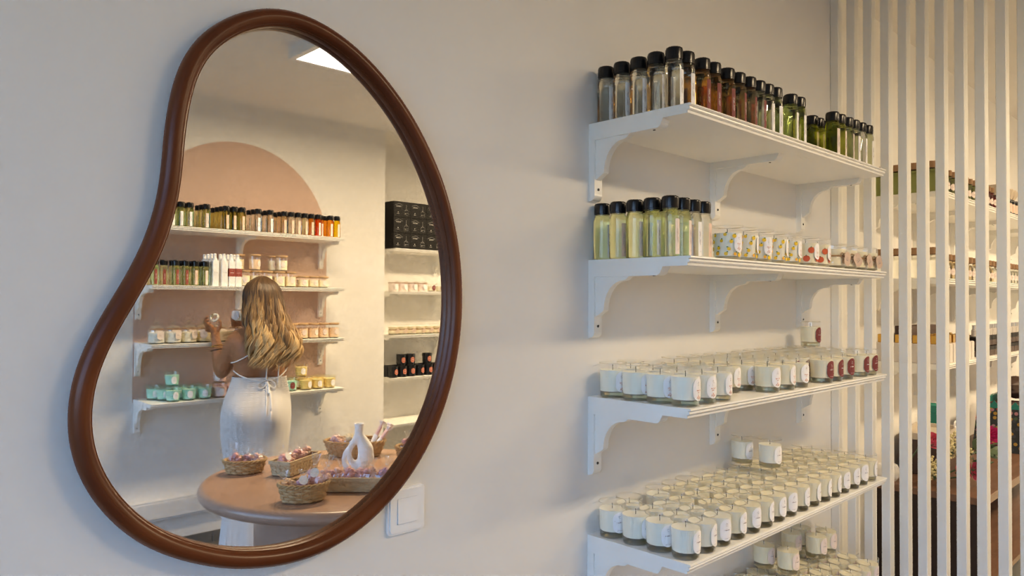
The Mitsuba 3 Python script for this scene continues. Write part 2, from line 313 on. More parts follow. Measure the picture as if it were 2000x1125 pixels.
# ------------------------------------------------------------------ slat screen
t = thing('slat_screen', 'screen of tall white wooden slats standing right of the shelves', 'room divider')
sl = mikit.ply(bx(0, .043, -.031, 0, 0, H, .0022), 'slat_paint')
for i in range(15):
    k = number('slat', t); scene[k] = {**sl, 'to_world': T().translate([1.453, -.001 - .0613 * i, 0])}

# ------------------------------------------------------------------ goods: prefabs
cache = {}
def sticker(P, w, h, r, z0, paper, ink, rz=0, red=False, path='label', round_=False):
    """An oval paper label with a small emblem and lines of print."""
    rows = stadium(w, h) if not round_ else [(w / 2 * math.sin(t), -max(w / 2 * math.cos(t), 2e-4), max(w / 2 * math.cos(t), 2e-4)) for t in np.linspace(-PI / 2, PI / 2, 13)]
    P.add(path, moved(bent([rows], r + .0004, z0), rz=rz), 'paper_' + paper, True)
    k = w / .027
    e = .0125 * k
    marks = [[(e, -.0002 * k, .0002 * k), (e - .0014 * k, -.0017 * k, -.0011 * k)], [(e, -.0002 * k, .0002 * k), (e - .0022 * k, .0009 * k, .0016 * k)], [(e - .0008 * k, -.0030 * k, -.0026 * k), (e - .0030 * k, -.0018 * k, -.0013 * k)], rect(-.0026 * k, .0026 * k, .0074 * k, .0079 * k), rect(-.0105 * k, .0105 * k, .0032 * k, .0034 * k)]
    x = -.0062 * k
    while x < .006 * k and not red: marks.append(rect(x, x + .00085 * k, -.0010 * k, .0009 * k)); x += .0013 * k if len(marks) % 6 else .0026 * k
    if h > w * 1.2: marks += [rect(-.006 * k, .006 * k, -.0150 * k, -.0145 * k)]
    P.add(path + '__print', moved(bent(marks, r + .0007, z0, 3), rz=rz), ink, False)
    if red:
        m2 = [rect(-.0055 * k + i * .0015 * k, -.0046 * k + i * .0015 * k, -.0028 * k, -.0010 * k) for i in range(8) if i != 4] + [rect(-.0032 * k + i * .0015 * k, -.0024 * k + i * .0015 * k, -.0060 * k, -.0044 * k) for i in range(4)]
        m2 += [[(-.0150 * k + q, a, a + .0003), (-.0130 * k + q, a - .0010 * k, a + .0012 * k), (-.0110 * k + q, a - .0002, a + .0004)] for a, q in ((-.0035 * k, -.001), (-.0005 * k, .002), (.0028 * k, -.001), (.0005, -.0035))]
        P.add(path + '__red_print', moved(bent(m2, r + .0007, z0, 3), rz=rz), 'ink_red', False)
def cup_parts(P, rb, rt, h, base, wax, wz, glass='cup_glass', base_mat='base_glass', wick=True, n=28, profile=None):
    pr = profile or [(rb, .0006), (rb + (rt - rb) * .5, h * .5), (rt, h)]
    P.add('glass', lathe([(rb - .004, .0003), (rb - .0006, .0006)] + pr, n), glass, True)
    R = lambda z: float(np.interp(z, [p[1] for p in pr], [p[0] for p in pr]))
    P.add('base', lathe([(0, .0012), (R(0) - .004, .0012), (R(0) - .0012, .003), (R(base) - .0012, base - .0012), (R(base) - .004, base), (0, base)], n), base_mat, 30)
    a = np.linspace(0, 2 * PI, n, endpoint=False)
    P.add('rim', tube(np.stack([(rt - .0004) * np.cos(a), (rt - .0004) * np.sin(a), 0 * a + h], 1), .0009, 6, closed=True), 'rim_glass' if base_mat == 'base_glass' else base_mat, True)
    zs = [base + .0008] + [p[1] for p in pr if base + .004 < p[1] < wz - .004] + [wz]
    P.add('wax', lathe([(0, base + .0006), (R(base) - .003, base + .0006)] + [(R(z) - .0014, z + (.0012 if i == 0 else 0)) for i, z in enumerate(zs)] + [(R(wz) - .004, wz - .0008), (.004, wz - .0012), (0, wz - .001)], n), 'wax_' + wax, 40)
    if wick: P.add('wick', tube([(0, 0, wz - .002), (.0003, 0, wz + .006), (-.0005, 0, wz + .0125)], .0008, 5), 'wick', True)
def candle(wax='ivory', paper='white', rz=0, red=False, lw=.036, lh=.052):
    k = ('candle', wax, paper, rz, red)
    if k not in cache:
        P = Prefab(); cup_parts(P, .0315, .0342, .085, .0145, wax, .068)
        sticker(P, lw, lh, .0338, .040, paper, 'ink_white' if paper in ('maroon', 'red') else 'ink', rz - 5, red); cache[k] = P
    return cache[k]
def tumbler(wax, glass='cup_glass', base='base_glass', paper='white', rz=0):
    k = ('tumbler', wax, glass, paper, rz)
    if k not in cache:
        P = Prefab(); cup_parts(P, .033, .0415, .080, .008, wax, .063, glass, base, n=24)
        sticker(P, .030, .042, .0388, .036, paper, 'ink_white' if paper == 'maroon' else 'ink', rz); cache[k] = P
    return cache[k]
def lidded(wax, h=.098, r=.034, rz=0):
    k = ('lidded', wax, h, r, rz)
    if k not in cache:
        P = Prefab(); cup_parts(P, r - .001, r, h - .012, .006, wax, h * .68, wick=False, n=24)
        P.add('lid', lathe([(0, h - .0115), (r - .003, h - .0115), (r - .002, h - .009), (r + .002, h - .0085), (r + .0022, h - .001), (r + .0005, h), (0, h)], 24), 'light_wood', 30, label='flat wooden lid')
        sticker(P, .030, .036, r, h * .42, 'pinkish', 'ink', rz); cache[k] = P
    return cache[k]
def bow(r, z, s=1.0, knot=0):
    m = []
    a = np.linspace(0, 2 * PI, 26, endpoint=False)
    for dz in (-.0012, .0010): m.append(tube(np.stack([r * np.cos(a), r * np.sin(a), z + dz + 0 * a], 1), .0013, 5, closed=True))
    for sg in (-1, 1):
        t_ = np.linspace(0, 2 * PI, 12)
        m.append(tube(np.stack([sg * .009 * s * (1 - np.cos(t_)), -r - .002 - .002 * np.sin(t_ / 2), z + .007 * s * np.sin(t_) + .001], 1), .0011, 5))
        m.append(tube([(0, -r - .002, z), (sg * .006 * s, -r - .004, z - .008 * s), (sg * .011 * s, -r - .004, z - .018 * s)], .0011, 5))
    return cat(m)
def paper_tag(w, h, n=10):
    o = affinity.translate(rsq(w, h, w * .38), 0, 0).difference(Point(0, h / 2 - .006).buffer(.0016, quad_segs=4))
    m = extrude(o, .0007); m.apply_transform(trimesh.transformations.rotation_matrix(PI / 2, (1, 0, 0))); return m   # in the xz plane, facing -y
def tag_marks(w, h):
    q = [sbox(-w * .25, -.0004, w * .25, .0004)] + [sbox(-w * .22 + i * w * .075, -.0065, -w * .22 + i * w * .075 + w * .05, -.0035) for i in range(6)] + [sbox(-w * .12, .004, w * .12, .005)]
    m = cat([extrude(p, .0002) for p in q]); m.apply_transform(trimesh.transformations.rotation_matrix(PI / 2, (1, 0, 0))); m.apply_translation((0, -.0006, 0)); return m
def apothecary(wax, tilt=0, rz=0):
    """A jar candle with grooved wax, a domed glass lid with a ball knob, and a paper tag tied on with twine."""
    k = ('apothecary', wax, tilt, rz)
    if k not in cache:
        P = Prefab(); pr = [(.041, .002), (.043, .006), (.043, .070), (.041, .078), (.034, .083), (.034, .088), (.036, .090)]
        P.add('glass', lathe([(.0, .0008), (.038, .0008)] + pr, 26), 'cup_glass', 40)
        P.add('base', lathe([(0, .0015), (.039, .0015), (.0405, .004), (.0405, .006), (.038, .0075), (0, .0075)], 26), 'base_glass', 30)
        w = lathe([(0, .008), (.040, .008), (.0412, .012), (.0412, .020), (.0412, .028), (.0412, .036), (.0412, .044), (.0412, .052), (.0412, .060), (.039, .062), (0, .0615)], 48)
        v = np.array(w.vertices); a = np.arctan2(v[:, 1], v[:, 0]); s = 1 - .09 * np.abs(np.sin(a * 5 + v[:, 2] * 70)) * (np.hypot(v[:, 0], v[:, 1]) > .03); v[:, :2] *= s[:, None]; w.vertices = v
        P.add('wax', w, 'wax_' + wax, 40, label='grooved wax')
        P.add('lid', lathe([(.0325, .084), (.035, .0905), (.036, .092), (.030, .099), (.016, .1035), (.006, .105)], 22), 'cup_glass', True, label='domed glass lid')
        P.add('lid__knob', lathe([(0, .104), (.005, .105), (.006, .108), (.0115, .113), (.0125, .119), (.008, .1255), (0, .127)], 14), 'rim_glass', True)
        P.add('lid__ring', tube([(.0362 * math.cos(b), .0362 * math.sin(b), .0915) for b in np.linspace(0, 2 * PI, 24, endpoint=False)], .0013, 6, closed=True), 'rim_glass', True)
        P.add('twine', moved(bow(.0365, .080), rz=rz), 'twine', True)
        tg = moved(paper_tag(.040, .050), .004, -.0465, .051, ry_=tilt); mk = moved(tag_marks(.040, .050), .004, -.0466, .051, ry_=tilt)
        P.add('tag', moved(tg, rz=rz), 'paper_cream', label='paper tag tied on with twine'); P.add('tag__print', moved(mk, rz=rz), 'ink'); cache[k] = P
    return cache[k]
def hourglass(wax, tilt=0, rz=0, paper='kraft', s=1.0):
    k = ('hourglass', wax, tilt, rz, paper, s)
    if k not in cache:
        P = Prefab(); pr = [(.034, .001), (.040, .006), (.0405, .024), (.0355, .037), (.0355, .041), (.040, .050), (.0405, .070), (.039, .076)]
        cup_parts(P, .034, .039, .076, .008, wax, .060, wick=False, n=26, profile=pr)
        P.add('twine', moved(bow(.0366, .0392, 1.2), rz=rz), 'twine', True)
        tg = moved(paper_tag(.034, .042), .006, -.047, .030, ry_=tilt); mk = moved(tag_marks(.034, .042), .006, -.0471, .030, ry_=tilt)
        P.add('tag', moved(tg, rz=rz), 'paper_' + paper, label='paper tag tied on with twine'); P.add('tag__print', moved(mk, rz=rz), 'ink'); cache[k] = P
    return cache[k]
def bottle(liq, paper='white', rz=0, h=.142, r=.0218):
    k = ('bottle', liq, paper, rz)
    if k not in cache:
        P = Prefab(); n = 26
        P.add('body', lathe([(0, .0012), (r - .004, .0004), (r - .0008, .0022), (r, .005), (r, .098), (r - .0012, .1012), (r - .0008, .1030), (r - .0022, .1060), (r - .0030, .1090), (r - .0042, .1098), (r - .0042, .1145), (0, .1145)], n), 'liquid_' + liq, 35, label=None)
        cap = lathe([(0, .1130), (r - .003, .1130), (r - .0020, .1136), (r - .0020, .1165), (r - .0014, .1172), (r - .0014, h - .006), (r - .0030, h - .0018), (r - .006, h), (0, h - .0004)], n)
        P.add('cap', cap, 'black_plastic', 30, label='black screw cap')
        P.add('label', moved(bent([rect(-.0078, .0078, .006, .088)], r + .0004, 0, 9), rz=rz), 'paper_' + paper, True)
        ink = {'maroon': 'ink_white', 'red': 'ink_white'}.get(paper, 'ink')
        mk = [rect(-.0006 + i % 2 * 0, .0012, .062 - i * .0034, .0645 - i * .0034) for i in range(4)] + [rect(-.0006, .0012, .043 - i * .0034, .0455 - i * .0034) for i in range(4)] + [rect(-.0036, -.0030, .035, .066), rect(-.001, .001, .016, .018)]
        P.add('label__print', moved(bent(mk, r + .0007, 0, 3), rz=rz), ink); cache[k] = P
    return cache[k]
def spray(band):
    k = ('spray', band)
    if k not in cache:
        P = Prefab(); P.add('body', bx(-.0185, .0185, -.0185, .0185, 0, .148, .003), 'white_plastic', False)
        P.add('pump', lathe([(0, .147), (.0135, .147), (.0135, .158), (.011, .162), (.009, .165), (.009, .186), (.0065, .190), (0, .190)], 18), 'white_plastic', 35, label='white pump top')
        P.add('pump__nozzle', bx(-.003, .003, -.013, -.006, .180, .185, .001), 'white_plastic')
        y = -.0187
        def flat(q): return cat([bx(a, b, y - .0003, y, c, d) for a, b, c, d in q])
        if band: P.add('label_band', bx(-.0187, .0187, -.0189, .0189, .058, .104), 'paper_red', label='red label band')
        P.add('print', moved(flat([(-.0095 + i * .0026, -.0078 + i * .0026, .078, .0808) for i in range(8) if i != 3] + [(-.0008, .0008, .067, .0695), (-.003, .003, .0935, .0945)]), 0, -.0003), 'ink_white' if band else 'ink')
        cache[k] = P
    return cache[k]
def fruit(kind, rz=0):
    """A printed tumbler: lemons with leaves, or red citrus fruit, round a white candle."""
    k = ('fruit', kind, rz)
    if k not in cache:
        P = Prefab(); cup_parts(P, .0325, .0385, .084, .008, 'white' if kind == 'lemon' else 'ivory', .066, n=28)
        R = lambda z: .0325 + (.0385 - .0325) * z / .084
        rr = np.random.default_rng(3); A, B, L = [], [], []
        def blob(u, v, w, h, lst, r):
            rows = [(h * math.sin(t_) + v, u - max(w * math.cos(t_), 1e-4), u + max(w * math.cos(t_), 1e-4)) for t_ in np.linspace(-PI / 2, PI / 2, 9)]
            lst.append(moved(bent([rows], r, 0, 5)))
        spots = [(i, j) for i in range(9) for j in range(4)] if kind == 'lemon' else [(i, j) for i in range(5) for j in range(2)]
        for i, j in spots:
            if kind == 'lemon':
                u = (i + .5 * (j % 2)) / 9 * 2 * PI * .036 + rr.uniform(-.003, .003); v = .014 + j * .015 + rr.uniform(-.003, .003); s = rr.uniform(.0040, .0060)
                blob(u, v, s, s * .92, A if rr.random() < .6 else B, R(v) + .0006); blob(u + rr.uniform(-.005, .005), v + .0045, .0022, .0013, L, R(v) + .0008)
            else:
                u = (i + .5 * (j % 2)) / 5 * 2 * PI * .036; v = .022 + j * .024; blob(u, v, .0098, .0090, A, R(v) + .0006); blob(u, v + .0085, .0012, .0026, L, R(v) + .0008)
        P.add('printed_fruit', cat(A), 'lemon' if kind == 'lemon' else 'orange_fruit', True)
        if B: P.add('printed_fruit_001', cat(B), 'lemon_orange', True)
        P.add('printed_leaves', cat(L), 'leaf_print', True)
        sticker(P, .028, .046, R(.042) + .0012, .042, 'white', 'ink', rz, True); cache[k] = P
    return cache[k]
J = lambda a: rng.choice((-a, -a / 2, 0, a / 2, a))

# ------------------------------------------------------------------ goods right of the mirror
SIDE = 'right of mirror'
# top shelf: bottles, five deep at the left end
A1X = [.025, .0725, .140, .188, .252, .305, .358, .407, .4525, .498, .590, .637, .737, .868, .915, .972, .020 + 1.0, .073 + 1.0, .125 + 1.0]
A1L = ['clear', 'clear', 'amber', 'amber', 'amber', 'dark', 'dark', 'clear', 'clear', 'clear', 'green', 'deepgreen', 'lime', 'lime', 'lime', 'paleyellow', 'clear', 'clear', 'paleyellow']
A1P = ['white', 'white', 'maroon', 'maroon', 'maroon', 'maroon', 'maroon', 'maroon', 'white', 'white', 'white', 'white', 'pinkish', 'pinkish', 'pinkish', 'pinkish', 'white', 'white', 'white']
CN = dict(clear='clear', amber='amber', dark='brownish', green='pale green', deepgreen='dark green', lime='yellow-green', paleyellow='pale yellow', olive='olive', orange='orange', yellow='golden yellow', wine='wine-red')
for i, x in enumerate(A1X):
    for j in range(5 if i < 2 else 3):
        if i == 12 and j == 0: continue
        y = -.236 - .0012 * i * (j == 0) + .0505 * j + (.014 if i == 12 else 0)
        lab = f'{CN[A1L[i]]} black-capped bottle, {nth(i)} from left, {["front row", "second row", "third row", "fourth row", "back row"][j]}, top shelf {SIDE}'
        bottle(A1L[i], A1P[i], J(10)).put('bottle', at(x + rng.uniform(-.001, .001) * (j > 0), y, ZA[0]), lab, 'bottle', 'bottles on the top shelf right of the mirror')
# second shelf: pale bottles, fruit-print candles, jars with kraft tags
A2P = ['pinkish', 'pinkish', 'white', 'peach']
for i, x in enumerate((.025, .075, .122, .168)):
    for j in range(5 if i == 0 else 3):
        lab = f'pale yellow-green black-capped bottle, {nth(i)} from left, {["front row", "second row", "third row", "fourth row", "back row"][j]}, second shelf {SIDE}'
        bottle(['paleyellow', 'paleyellow', 'clear', 'clear'][i], A2P[i] if i else ['pinkish', 'white', 'pinkish', 'peach', 'white'][j], J(10)).put('bottle', at(x, -.226 + .0505 * j + .001 * i, ZA[1]), lab, 'bottle', 'bottles on the second shelf right of the mirror')
for i, x in enumerate((.236, .3165, .397, .482, .5645)):
    fruit('lemon', -12 if i in (0, 2) else 6 * (i % 2)).put('candle', at(x, -.252, ZA[1], [0, 14, -8, 9, 4][i]), f'candle in lemon-print glass, {nth(i)} of five from left, second shelf {SIDE}', 'candle', 'lemon-print candles')
for i, x in enumerate((.676, .7565)):
    fruit('red', -4).put('candle', at(x, -.252, ZA[1], i * 9), f'candle in red-fruit-print glass, {["left", "right"][i]} one of two, second shelf {SIDE}', 'candle', 'red fruit-print candles')
for i, x in enumerate((.875, .966, 1.052, 1.138)):
    hourglass('ivory', [15, -38, -30, -18][i], [-6, -16, -4, -10][i]).put('candle_jar', at(x, -.245, ZA[1]), f'waisted candle jar with kraft tag, {nth(i)} of four, second shelf {SIDE}', 'candle', 'tagged candle jars on the second shelf right of the mirror')
# third shelf
def put_candle(P, x, y, z, lab, g, rz=0): P.put('candle', at(x, y, z, rz), lab, 'candle', g)
ROWN = ['front row', 'second row', 'third row', 'back row']
RY = (-.257, -.187, -.117, -.046)
G3 = 'candles on the third shelf right of the mirror'
for j, xs in enumerate(((.040, .110, .180), (.042, .112, .178), (.040, .113), (.041, .115))):
    for i, x in enumerate(xs):
        put_candle(candle('white', 'white', J(8), True), x + rng.uniform(-.002, .002), RY[j], ZA[2], f'white-labelled candle, {nth(i)} in {ROWN[j]}, left cluster, third shelf {SIDE}', G3)
for j, xs in enumerate(((.436, .521, .604), (.350, .425, .500, .575), (.330, .402, .474, .546, .618), (.310, .382, .454, .526, .598))):
    for i, x in enumerate(xs):
        put_candle(candle('ivory', 'white', J(8), True), x + rng.uniform(-.002, .002), RY[j] + rng.uniform(-.002, .002), ZA[2], f'white-labelled candle, {nth(i)} in {ROWN[j]}, middle cluster, third shelf {SIDE}', G3)
for j, xs in enumerate(((.771, .842, .925, 1.045, 1.120), (.700, .771, .845, .920, 1.000, 1.090), (.690, .762, .834, .906, .978, 1.05, 1.122), (.690, .762, .834, .906, .978, 1.05, 1.122))):
    for i, x in enumerate(xs):
        put_candle(candle('ivory', 'maroon', J(8)), x + rng.uniform(-.001, .001), RY[j], ZA[2], f'maroon-labelled candle, {nth(i)} from left in {ROWN[j]}, third shelf {SIDE}', G3)
put_candle(candle('ivory', 'maroon', 0), 1.098, -.078, ZA[2] + .0862, f'single candle with maroon label stacked on the others, third shelf {SIDE}', G3)
# fourth shelf: the dense grid
G4 = 'candles on the fourth shelf right of the mirror'
A4X = [.042, .112, .182, .252, .326, .395, .465, .535, .609, .679, .752, .823, .893, .967, 1.040, 1.112]
for j in range(4):
    xs = A4X if j < 2 else ([.040, .112] if j == 3 else []) + [x - .012 for x in A4X[3 - (j == 2):]]
    if j == 2: xs = [.041, .111] + xs
    for i, x in enumerate(xs):
        x = x + (.018 if j == 1 and i > 2 else 0) * (1 if i < 15 else 0); xx = x + rng.uniform(-.0015, .0015)
        put_candle(candle('white' if i < 3 else 'ivory', 'white', J(14)), xx, RY[j] + rng.uniform(-.001, .001), ZA[3], f'white candle, {nth(i)} from left in {ROWN[j]}, fourth shelf {SIDE}', G4)
for i, (x, y) in enumerate(((.684, -.046), (.690, -.135))):
    put_candle(candle('white', 'white', -6), x, y, ZA[3] + .0862, f'{["rear", "front"][i]} one of two white candles stacked on the others, fourth shelf {SIDE}', G4)
# lowest shelf, only its right half in view
G5 = 'candles on the lowest shelf right of the mirror'
for j in range(4):
    for i in range(9):
        x = .555 + .0712 * i + (.012 if j % 2 else 0)
        if x > 1.15: continue
        put_candle(candle('ivory', 'pinkish', J(10)), x + rng.uniform(-.001, .001), RY[j], ZA[4], f'pink-labelled candle, {nth(i)} from left in {ROWN[j]}, lowest shelf {SIDE}', G5)
for i, (x, y) in enumerate(((.797, -.060), (.803, -.137), (.985, -.062), (1.010, -.135), (1.088, -.135), (1.060, -.060))):
    put_candle(candle('ivory', 'pinkish', -6), x, y, ZA[4] + .0862, f'stacked pink-labelled candle, {["left pair, rear", "left pair, front", "right group, rear left", "right group, front left", "right group, front right", "right group, rear right"][i]}, lowest shelf {SIDE}', G5)

# ------------------------------------------------------------------ goods on the painted arch opposite (seen in the mirror)
def put_back(P, name, x, y, z, lab, category, g, rz=0): P.put(name, at(x, y, z, rz, True), lab, category, g)
B1 = [(.157, 'green', 'white', 3), (.251, 'green', 'pinkish', 3), (.366, 'olive', 'peach', 4), (.415, 'olive', 'peach', 2), (.463, 'olive', 'peach', 2), (.562, 'clear', 'white', 3), (.640, 'clear', 'white', 3), (.733, 'dark', 'peach', 3), (.781, 'clear', 'peach', 2), (.827, 'clear', 'peach', 2), (.873, 'clear', 'peach', 2), (.920, 'dark', 'peach', 2), (.967, 'orange', 'pinkish', 2), (1.055, 'orange', 'pinkish', 2), (1.103, 'yellow', 'pinkish', 1)]
for i, (x, l, p, n) in enumerate([(.010, 'green', 'white', 2), (.060, 'green', 'white', 2), (.110, 'green', 'white', 2)] + B1):
    for j in range(n):
        put_back(bottle(l, p, [6, -4, 9, 0][(i + j) % 4]), 'bottle', x - .004 * j, 3.080 + .050 * j, ZB[0], f'{CN[l]} black-capped bottle, {nth(i)} from left, {ROWN[j] if j < 3 else "fourth row"}, top shelf on painted arch', 'bottle', 'bottles on the top shelf of the arch')
put_back(bottle('orange', 'pinkish', 4), 'bottle', 1.007, 3.118, ZB[0], 'orange black-capped bottle set back between two others, right end of top shelf on arch', 'bottle', 'bottles on the top shelf of the arch')
for i, (x, l, p, n) in enumerate([(-.028, 'green', 'red', 2), (.030, 'green', 'red', 1), (.085, 'green', 'red', 2), (.139, 'green', 'red', 2), (.193, 'green', 'peach', 2), (.247, 'green', 'cream', 2)]):
    for j in range(n):
        put_back(bottle(l, p, [0, 6, -6][(i + j) % 3]), 'bottle', x, 3.080 + (.030 if i == 1 else 0) + .050 * j, ZB[1], f'pale green black-capped bottle, {nth(i)} from left, {ROWN[j]}, second shelf on painted arch', 'bottle', 'bottles on the second shelf of the arch')
for i, (x, b, n) in enumerate([(.301, 0, 4), (.3535, 0, 2), (.397, 1, 3), (.4365, 1, 3)]):
    for j in range(n):
        put_back(spray(b), 'spray_bottle', x - .003 * j, 3.076 + .043 * j, ZB[1], f'{"red-banded white" if b else "plain white"} pump bottle, {nth(i)} from left, {ROWN[j]}, second shelf on painted arch', 'bottle', 'pump bottles on the arch', 3 if i == 1 else 0)
GL = 'wooden-lidded candle jars on the second shelf of the arch'
for i, x in enumerate((.482, .553, .624, .706, .780)):
    for j in range(2 if i in (0, 3) else 1):
        put_back(lidded('cream', rz=[8, 0, -8, 6, 0][i]), 'candle_jar', x - .012 * j, 3.086 + .073 * j, ZB[1], f'wooden-lidded candle jar, {nth(i)} from left in {["front row", "back row"][j]}, second shelf on painted arch', 'candle', GL)
for i, (x, y) in enumerate(((.478, 3.159), (.549, 3.092), (.698, 3.155), (.722, 3.086))):
    put_back(lidded(['cream', 'peach', 'white', 'cream'][i], rz=[10, -30, 0, 12][i]), 'candle_jar', x, y, ZB[1] + .0985, f'wooden-lidded candle jar stacked on another, {nth(i)} of four, second shelf on painted arch', 'candle', 'stacked wooden-lidded jars')
for i, x in enumerate((.868, .938, 1.008)):
    put_back(lidded('cream', .074, .033, [10, -6, 4][i]), 'candle_jar', x, 3.085, ZB[1], f'small wooden-lidded candle jar, {nth(i)} of three, right end of second shelf on arch', 'candle', 'small wooden-lidded jars')
put_back(lidded('peach', .074, .033, 3), 'candle_jar', .850, 3.155, ZB[1], 'small wooden-lidded candle jar behind the three others, right end of second shelf on arch', 'candle', 'small wooden-lidded jars')
GB3 = 'tagged candle jars on the third shelf of the arch'
for i, (x, y, w, tl, rz) in enumerate([(-.012, 3.090, 'white', 2, -14), (.078, 3.090, 'white', -5, -22), (.165, 3.094, 'cream', 4, -26), (.255, 3.118, 'yellow', 0, 12), (.345, 3.095, 'cream', 3, 50), (.435, 3.095, 'cream', -4, 4)]):
    put_back(apothecary(w, tl, rz), 'candle_jar', x, y, ZB[2], f'glass-lidded candle jar with paper tag, {nth(i)} in front row, third shelf on arch', 'candle', GB3)
for i, x in enumerate((.000, .090, .180, .270, .360)):
    put_back(apothecary('cream' if i % 2 else 'white', 0, 0), 'candle_jar', x + .02, 3.185 + (.020 if i == 3 else 0), ZB[2], f'glass-lidded candle jar with paper tag, {nth(i)} in back row, third shelf on arch', 'candle', GB3)
for i, (x, y) in enumerate(((.800, 3.095), (.872, 3.095), (.944, 3.092), (1.017, 3.092), (1.090, 3.088), (.872, 3.168), (.944, 3.168))):
    put_back(lidded('peach', rz=[0, 6, -14, 8, -6, 0, 0][i]), 'candle_jar', x, y, ZB[2], f'wooden-lidded peach candle jar, {nth(i if i < 5 else i - 5)} from left in {"front" if i < 5 else "back"} row, third shelf on arch', 'candle', 'wooden-lidded jars on the third shelf of the arch')
GB4 = 'coloured candles on the lowest shelf of the arch'
mint = lambda rz=0: tumbler('mint', 'cup_mint', 'base_mint', 'white', rz)
pinkc = lambda rz=0: tumbler('pink', 'cup_pink', 'base_glass', 'white', rz)
yel = lambda rz=0: tumbler('yellow', 'cup_yellow', 'base_glass', 'white', rz)
for i, (x, y, rz) in enumerate(((.079, 3.085, -4), (.168, 3.088, 10), (.255, 3.086, 16), (.060, 3.172, 0), (.148, 3.172, 0), (.236, 3.172, 0), (.026, 3.240, 0))):
    put_back(mint(rz), 'candle', x, y, ZB[3], f'mint-green candle, {["left of three in front", "middle of three in front", "right of three in front", "left of middle row", "centre of middle row", "right of middle row", "rear left"][i]}, lowest shelf on painted arch', 'candle', GB4)
put_back(mint(2), 'candle', .088, 3.128, ZB[3] + .0812, 'mint-green candle stacked on the other mint candles, lowest shelf on painted arch', 'candle', GB4)
for i, (x, y) in enumerate(((.345, 3.088), (.430, 3.090), (.335, 3.172), (.420, 3.172), (.515, 3.095))):
    put_back(pinkc([6, 0, 0, 4, 0][i]), 'candle', x, y, ZB[3], f'pale pink candle, {["left front", "right front", "left rear", "right rear", "rightmost, behind the woman"][i]}, lowest shelf on painted arch', 'candle', GB4)
put_back(pinkc(40), 'candle', .362, 3.135, ZB[3] + .0812, 'pale pink candle stacked on the other pink candles, behind the woman\'s elbow', 'candle', GB4)
put_back(tumbler('mint', 'cup_mint', 'base_mint', 'maroon', 10), 'candle', .795, 3.095, ZB[3], 'mint candle with a red label right beside the woman\'s hip, lowest shelf on arch', 'candle', GB4)
for i, (x, y, rz) in enumerate(((.893, 3.085, -14), (.977, 3.090, 4), (1.062, 3.088, -8), (.862, 3.168, 0), (.948, 3.172, 0), (1.033, 3.172, 0))):
    put_back(yel(rz), 'candle', x, y, ZB[3], f'yellow candle, {nth(i % 3)} of three in {["front", "back"][i // 3]} row, right end of lowest shelf on arch', 'candle', GB4)
put_back(yel(6), 'candle', .882, 3.128, ZB[3] + .0812, 'yellow candle stacked on the other yellow candles, lowest shelf on painted arch', 'candle', GB4)

# ------------------------------------------------------------------ goods in the recess (seen in the mirror)
mat('print_silver', (.62, .60, .58), .5)
P_box = Prefab()
bw, bd, bh = .156, .205, .119
P_box.add('carton', bx(-bw / 2, bw / 2, -bd / 2, bd / 2, 0, bh, .0012), 'black_card')
def strokes(lines, y, r=.0008): return cat([tube([(-a, y, b) for a, b in l], r, 4) for l in lines])
yb = -bd / 2 - .0004
car = [(-.066, .088), (-.060, .094), (-.048, .097), (-.036, .103), (-.020, .103), (-.006, .094), (.004, .090), (.006, .086)]
dif = [[(.022, .054), (.020, .020), (.058, .020), (.056, .054), (.022, .054)], [(.030, .054), (.032, .062), (.046, .062), (.048, .054)], [(.039, .062), (.040, .098)], [(.024, .030), (.054, .034)]]
P_box.add('line_art', strokes([car, [(-.056, .088), (-.004, .086)]] + dif, yb), 'print_silver', label='thin pale line drawing of a car outline and a diffuser')
P_box.add('print', cat([bx(.0125 + q * .0055, .0165 + q * .0055, yb - .0004, yb, .0785, .0825) for q in range(8)] + [bx(.0265 + q * .0048, .030 + q * .0048, yb - .0004, yb, .0245, .0275) for q in range(5)] + [moved(trimesh.creation.cylinder(.004, .0006, sections=12), (.037), yb, .038, rx=90)] + [moved(trimesh.creation.cylinder(.003, .0006, sections=10), -.031, yb, .030, rx=90)]), 'print_silver')
for j in range(3):
    for i in range(3):
        put_back(P_box, 'gift_box', 1.872 + .0785 * 2 * i, 3.533, ZC[0] + j * .1195, f'black gift box with pale line drawing, {["left", "middle", "right"][i]} column, {["bottom", "middle", "top"][j]} of the stack in the recess', 'box', 'black boxes in the recess')
# second recess shelf: beige lidded pots with tied cards, then small red-labelled jars
def beige_pot(tilt):
    P = Prefab(); P.add('pot', lathe([(0, 0), (.036, 0), (.038, .002), (.040, .062), (.0385, .064), (.0375, .058), (0, .058)], 22), 'paper_cream', 30)
    P.add('lid', lathe([(0, .0585), (.037, .0585), (.0372, .070), (.034, .078), (.012, .080), (0, .080)], 22), 'cup_glass', True)
    P.add('twine', bow(.0405, .064), 'twine', True); P.add('tag', moved(paper_tag(.030, .044), .004, -.0465, .034, ry_=tilt), 'paper_white'); P.add('tag__print', moved(tag_marks(.030, .044), .004, -.0466, .034, ry_=tilt), 'ink_pale'); return P
pots = [beige_pot(8), beige_pot(24)]
for i, x in enumerate((1.825, 1.912, 2.005, 2.095)):
    put_back(pots[i % 2], 'candle_pot', x, 3.47, ZC[1], f'beige candle pot with a tied white card, {nth(i)} of four, second shelf in the recess', 'candle', 'beige pots in the recess')
P_rj = Prefab(); cup_parts(P_rj, .032, .034, .058, .005, 'ivory', .044, wick=False, n=22)
P_rj.add('lid', lathe([(0, .058), (.0345, .058), (.0345, .066), (.030, .069), (0, .069)], 22), 'cup_glass', True); sticker(P_rj, .036, .042, .0342, .030, 'maroon', 'ink_white', -4)
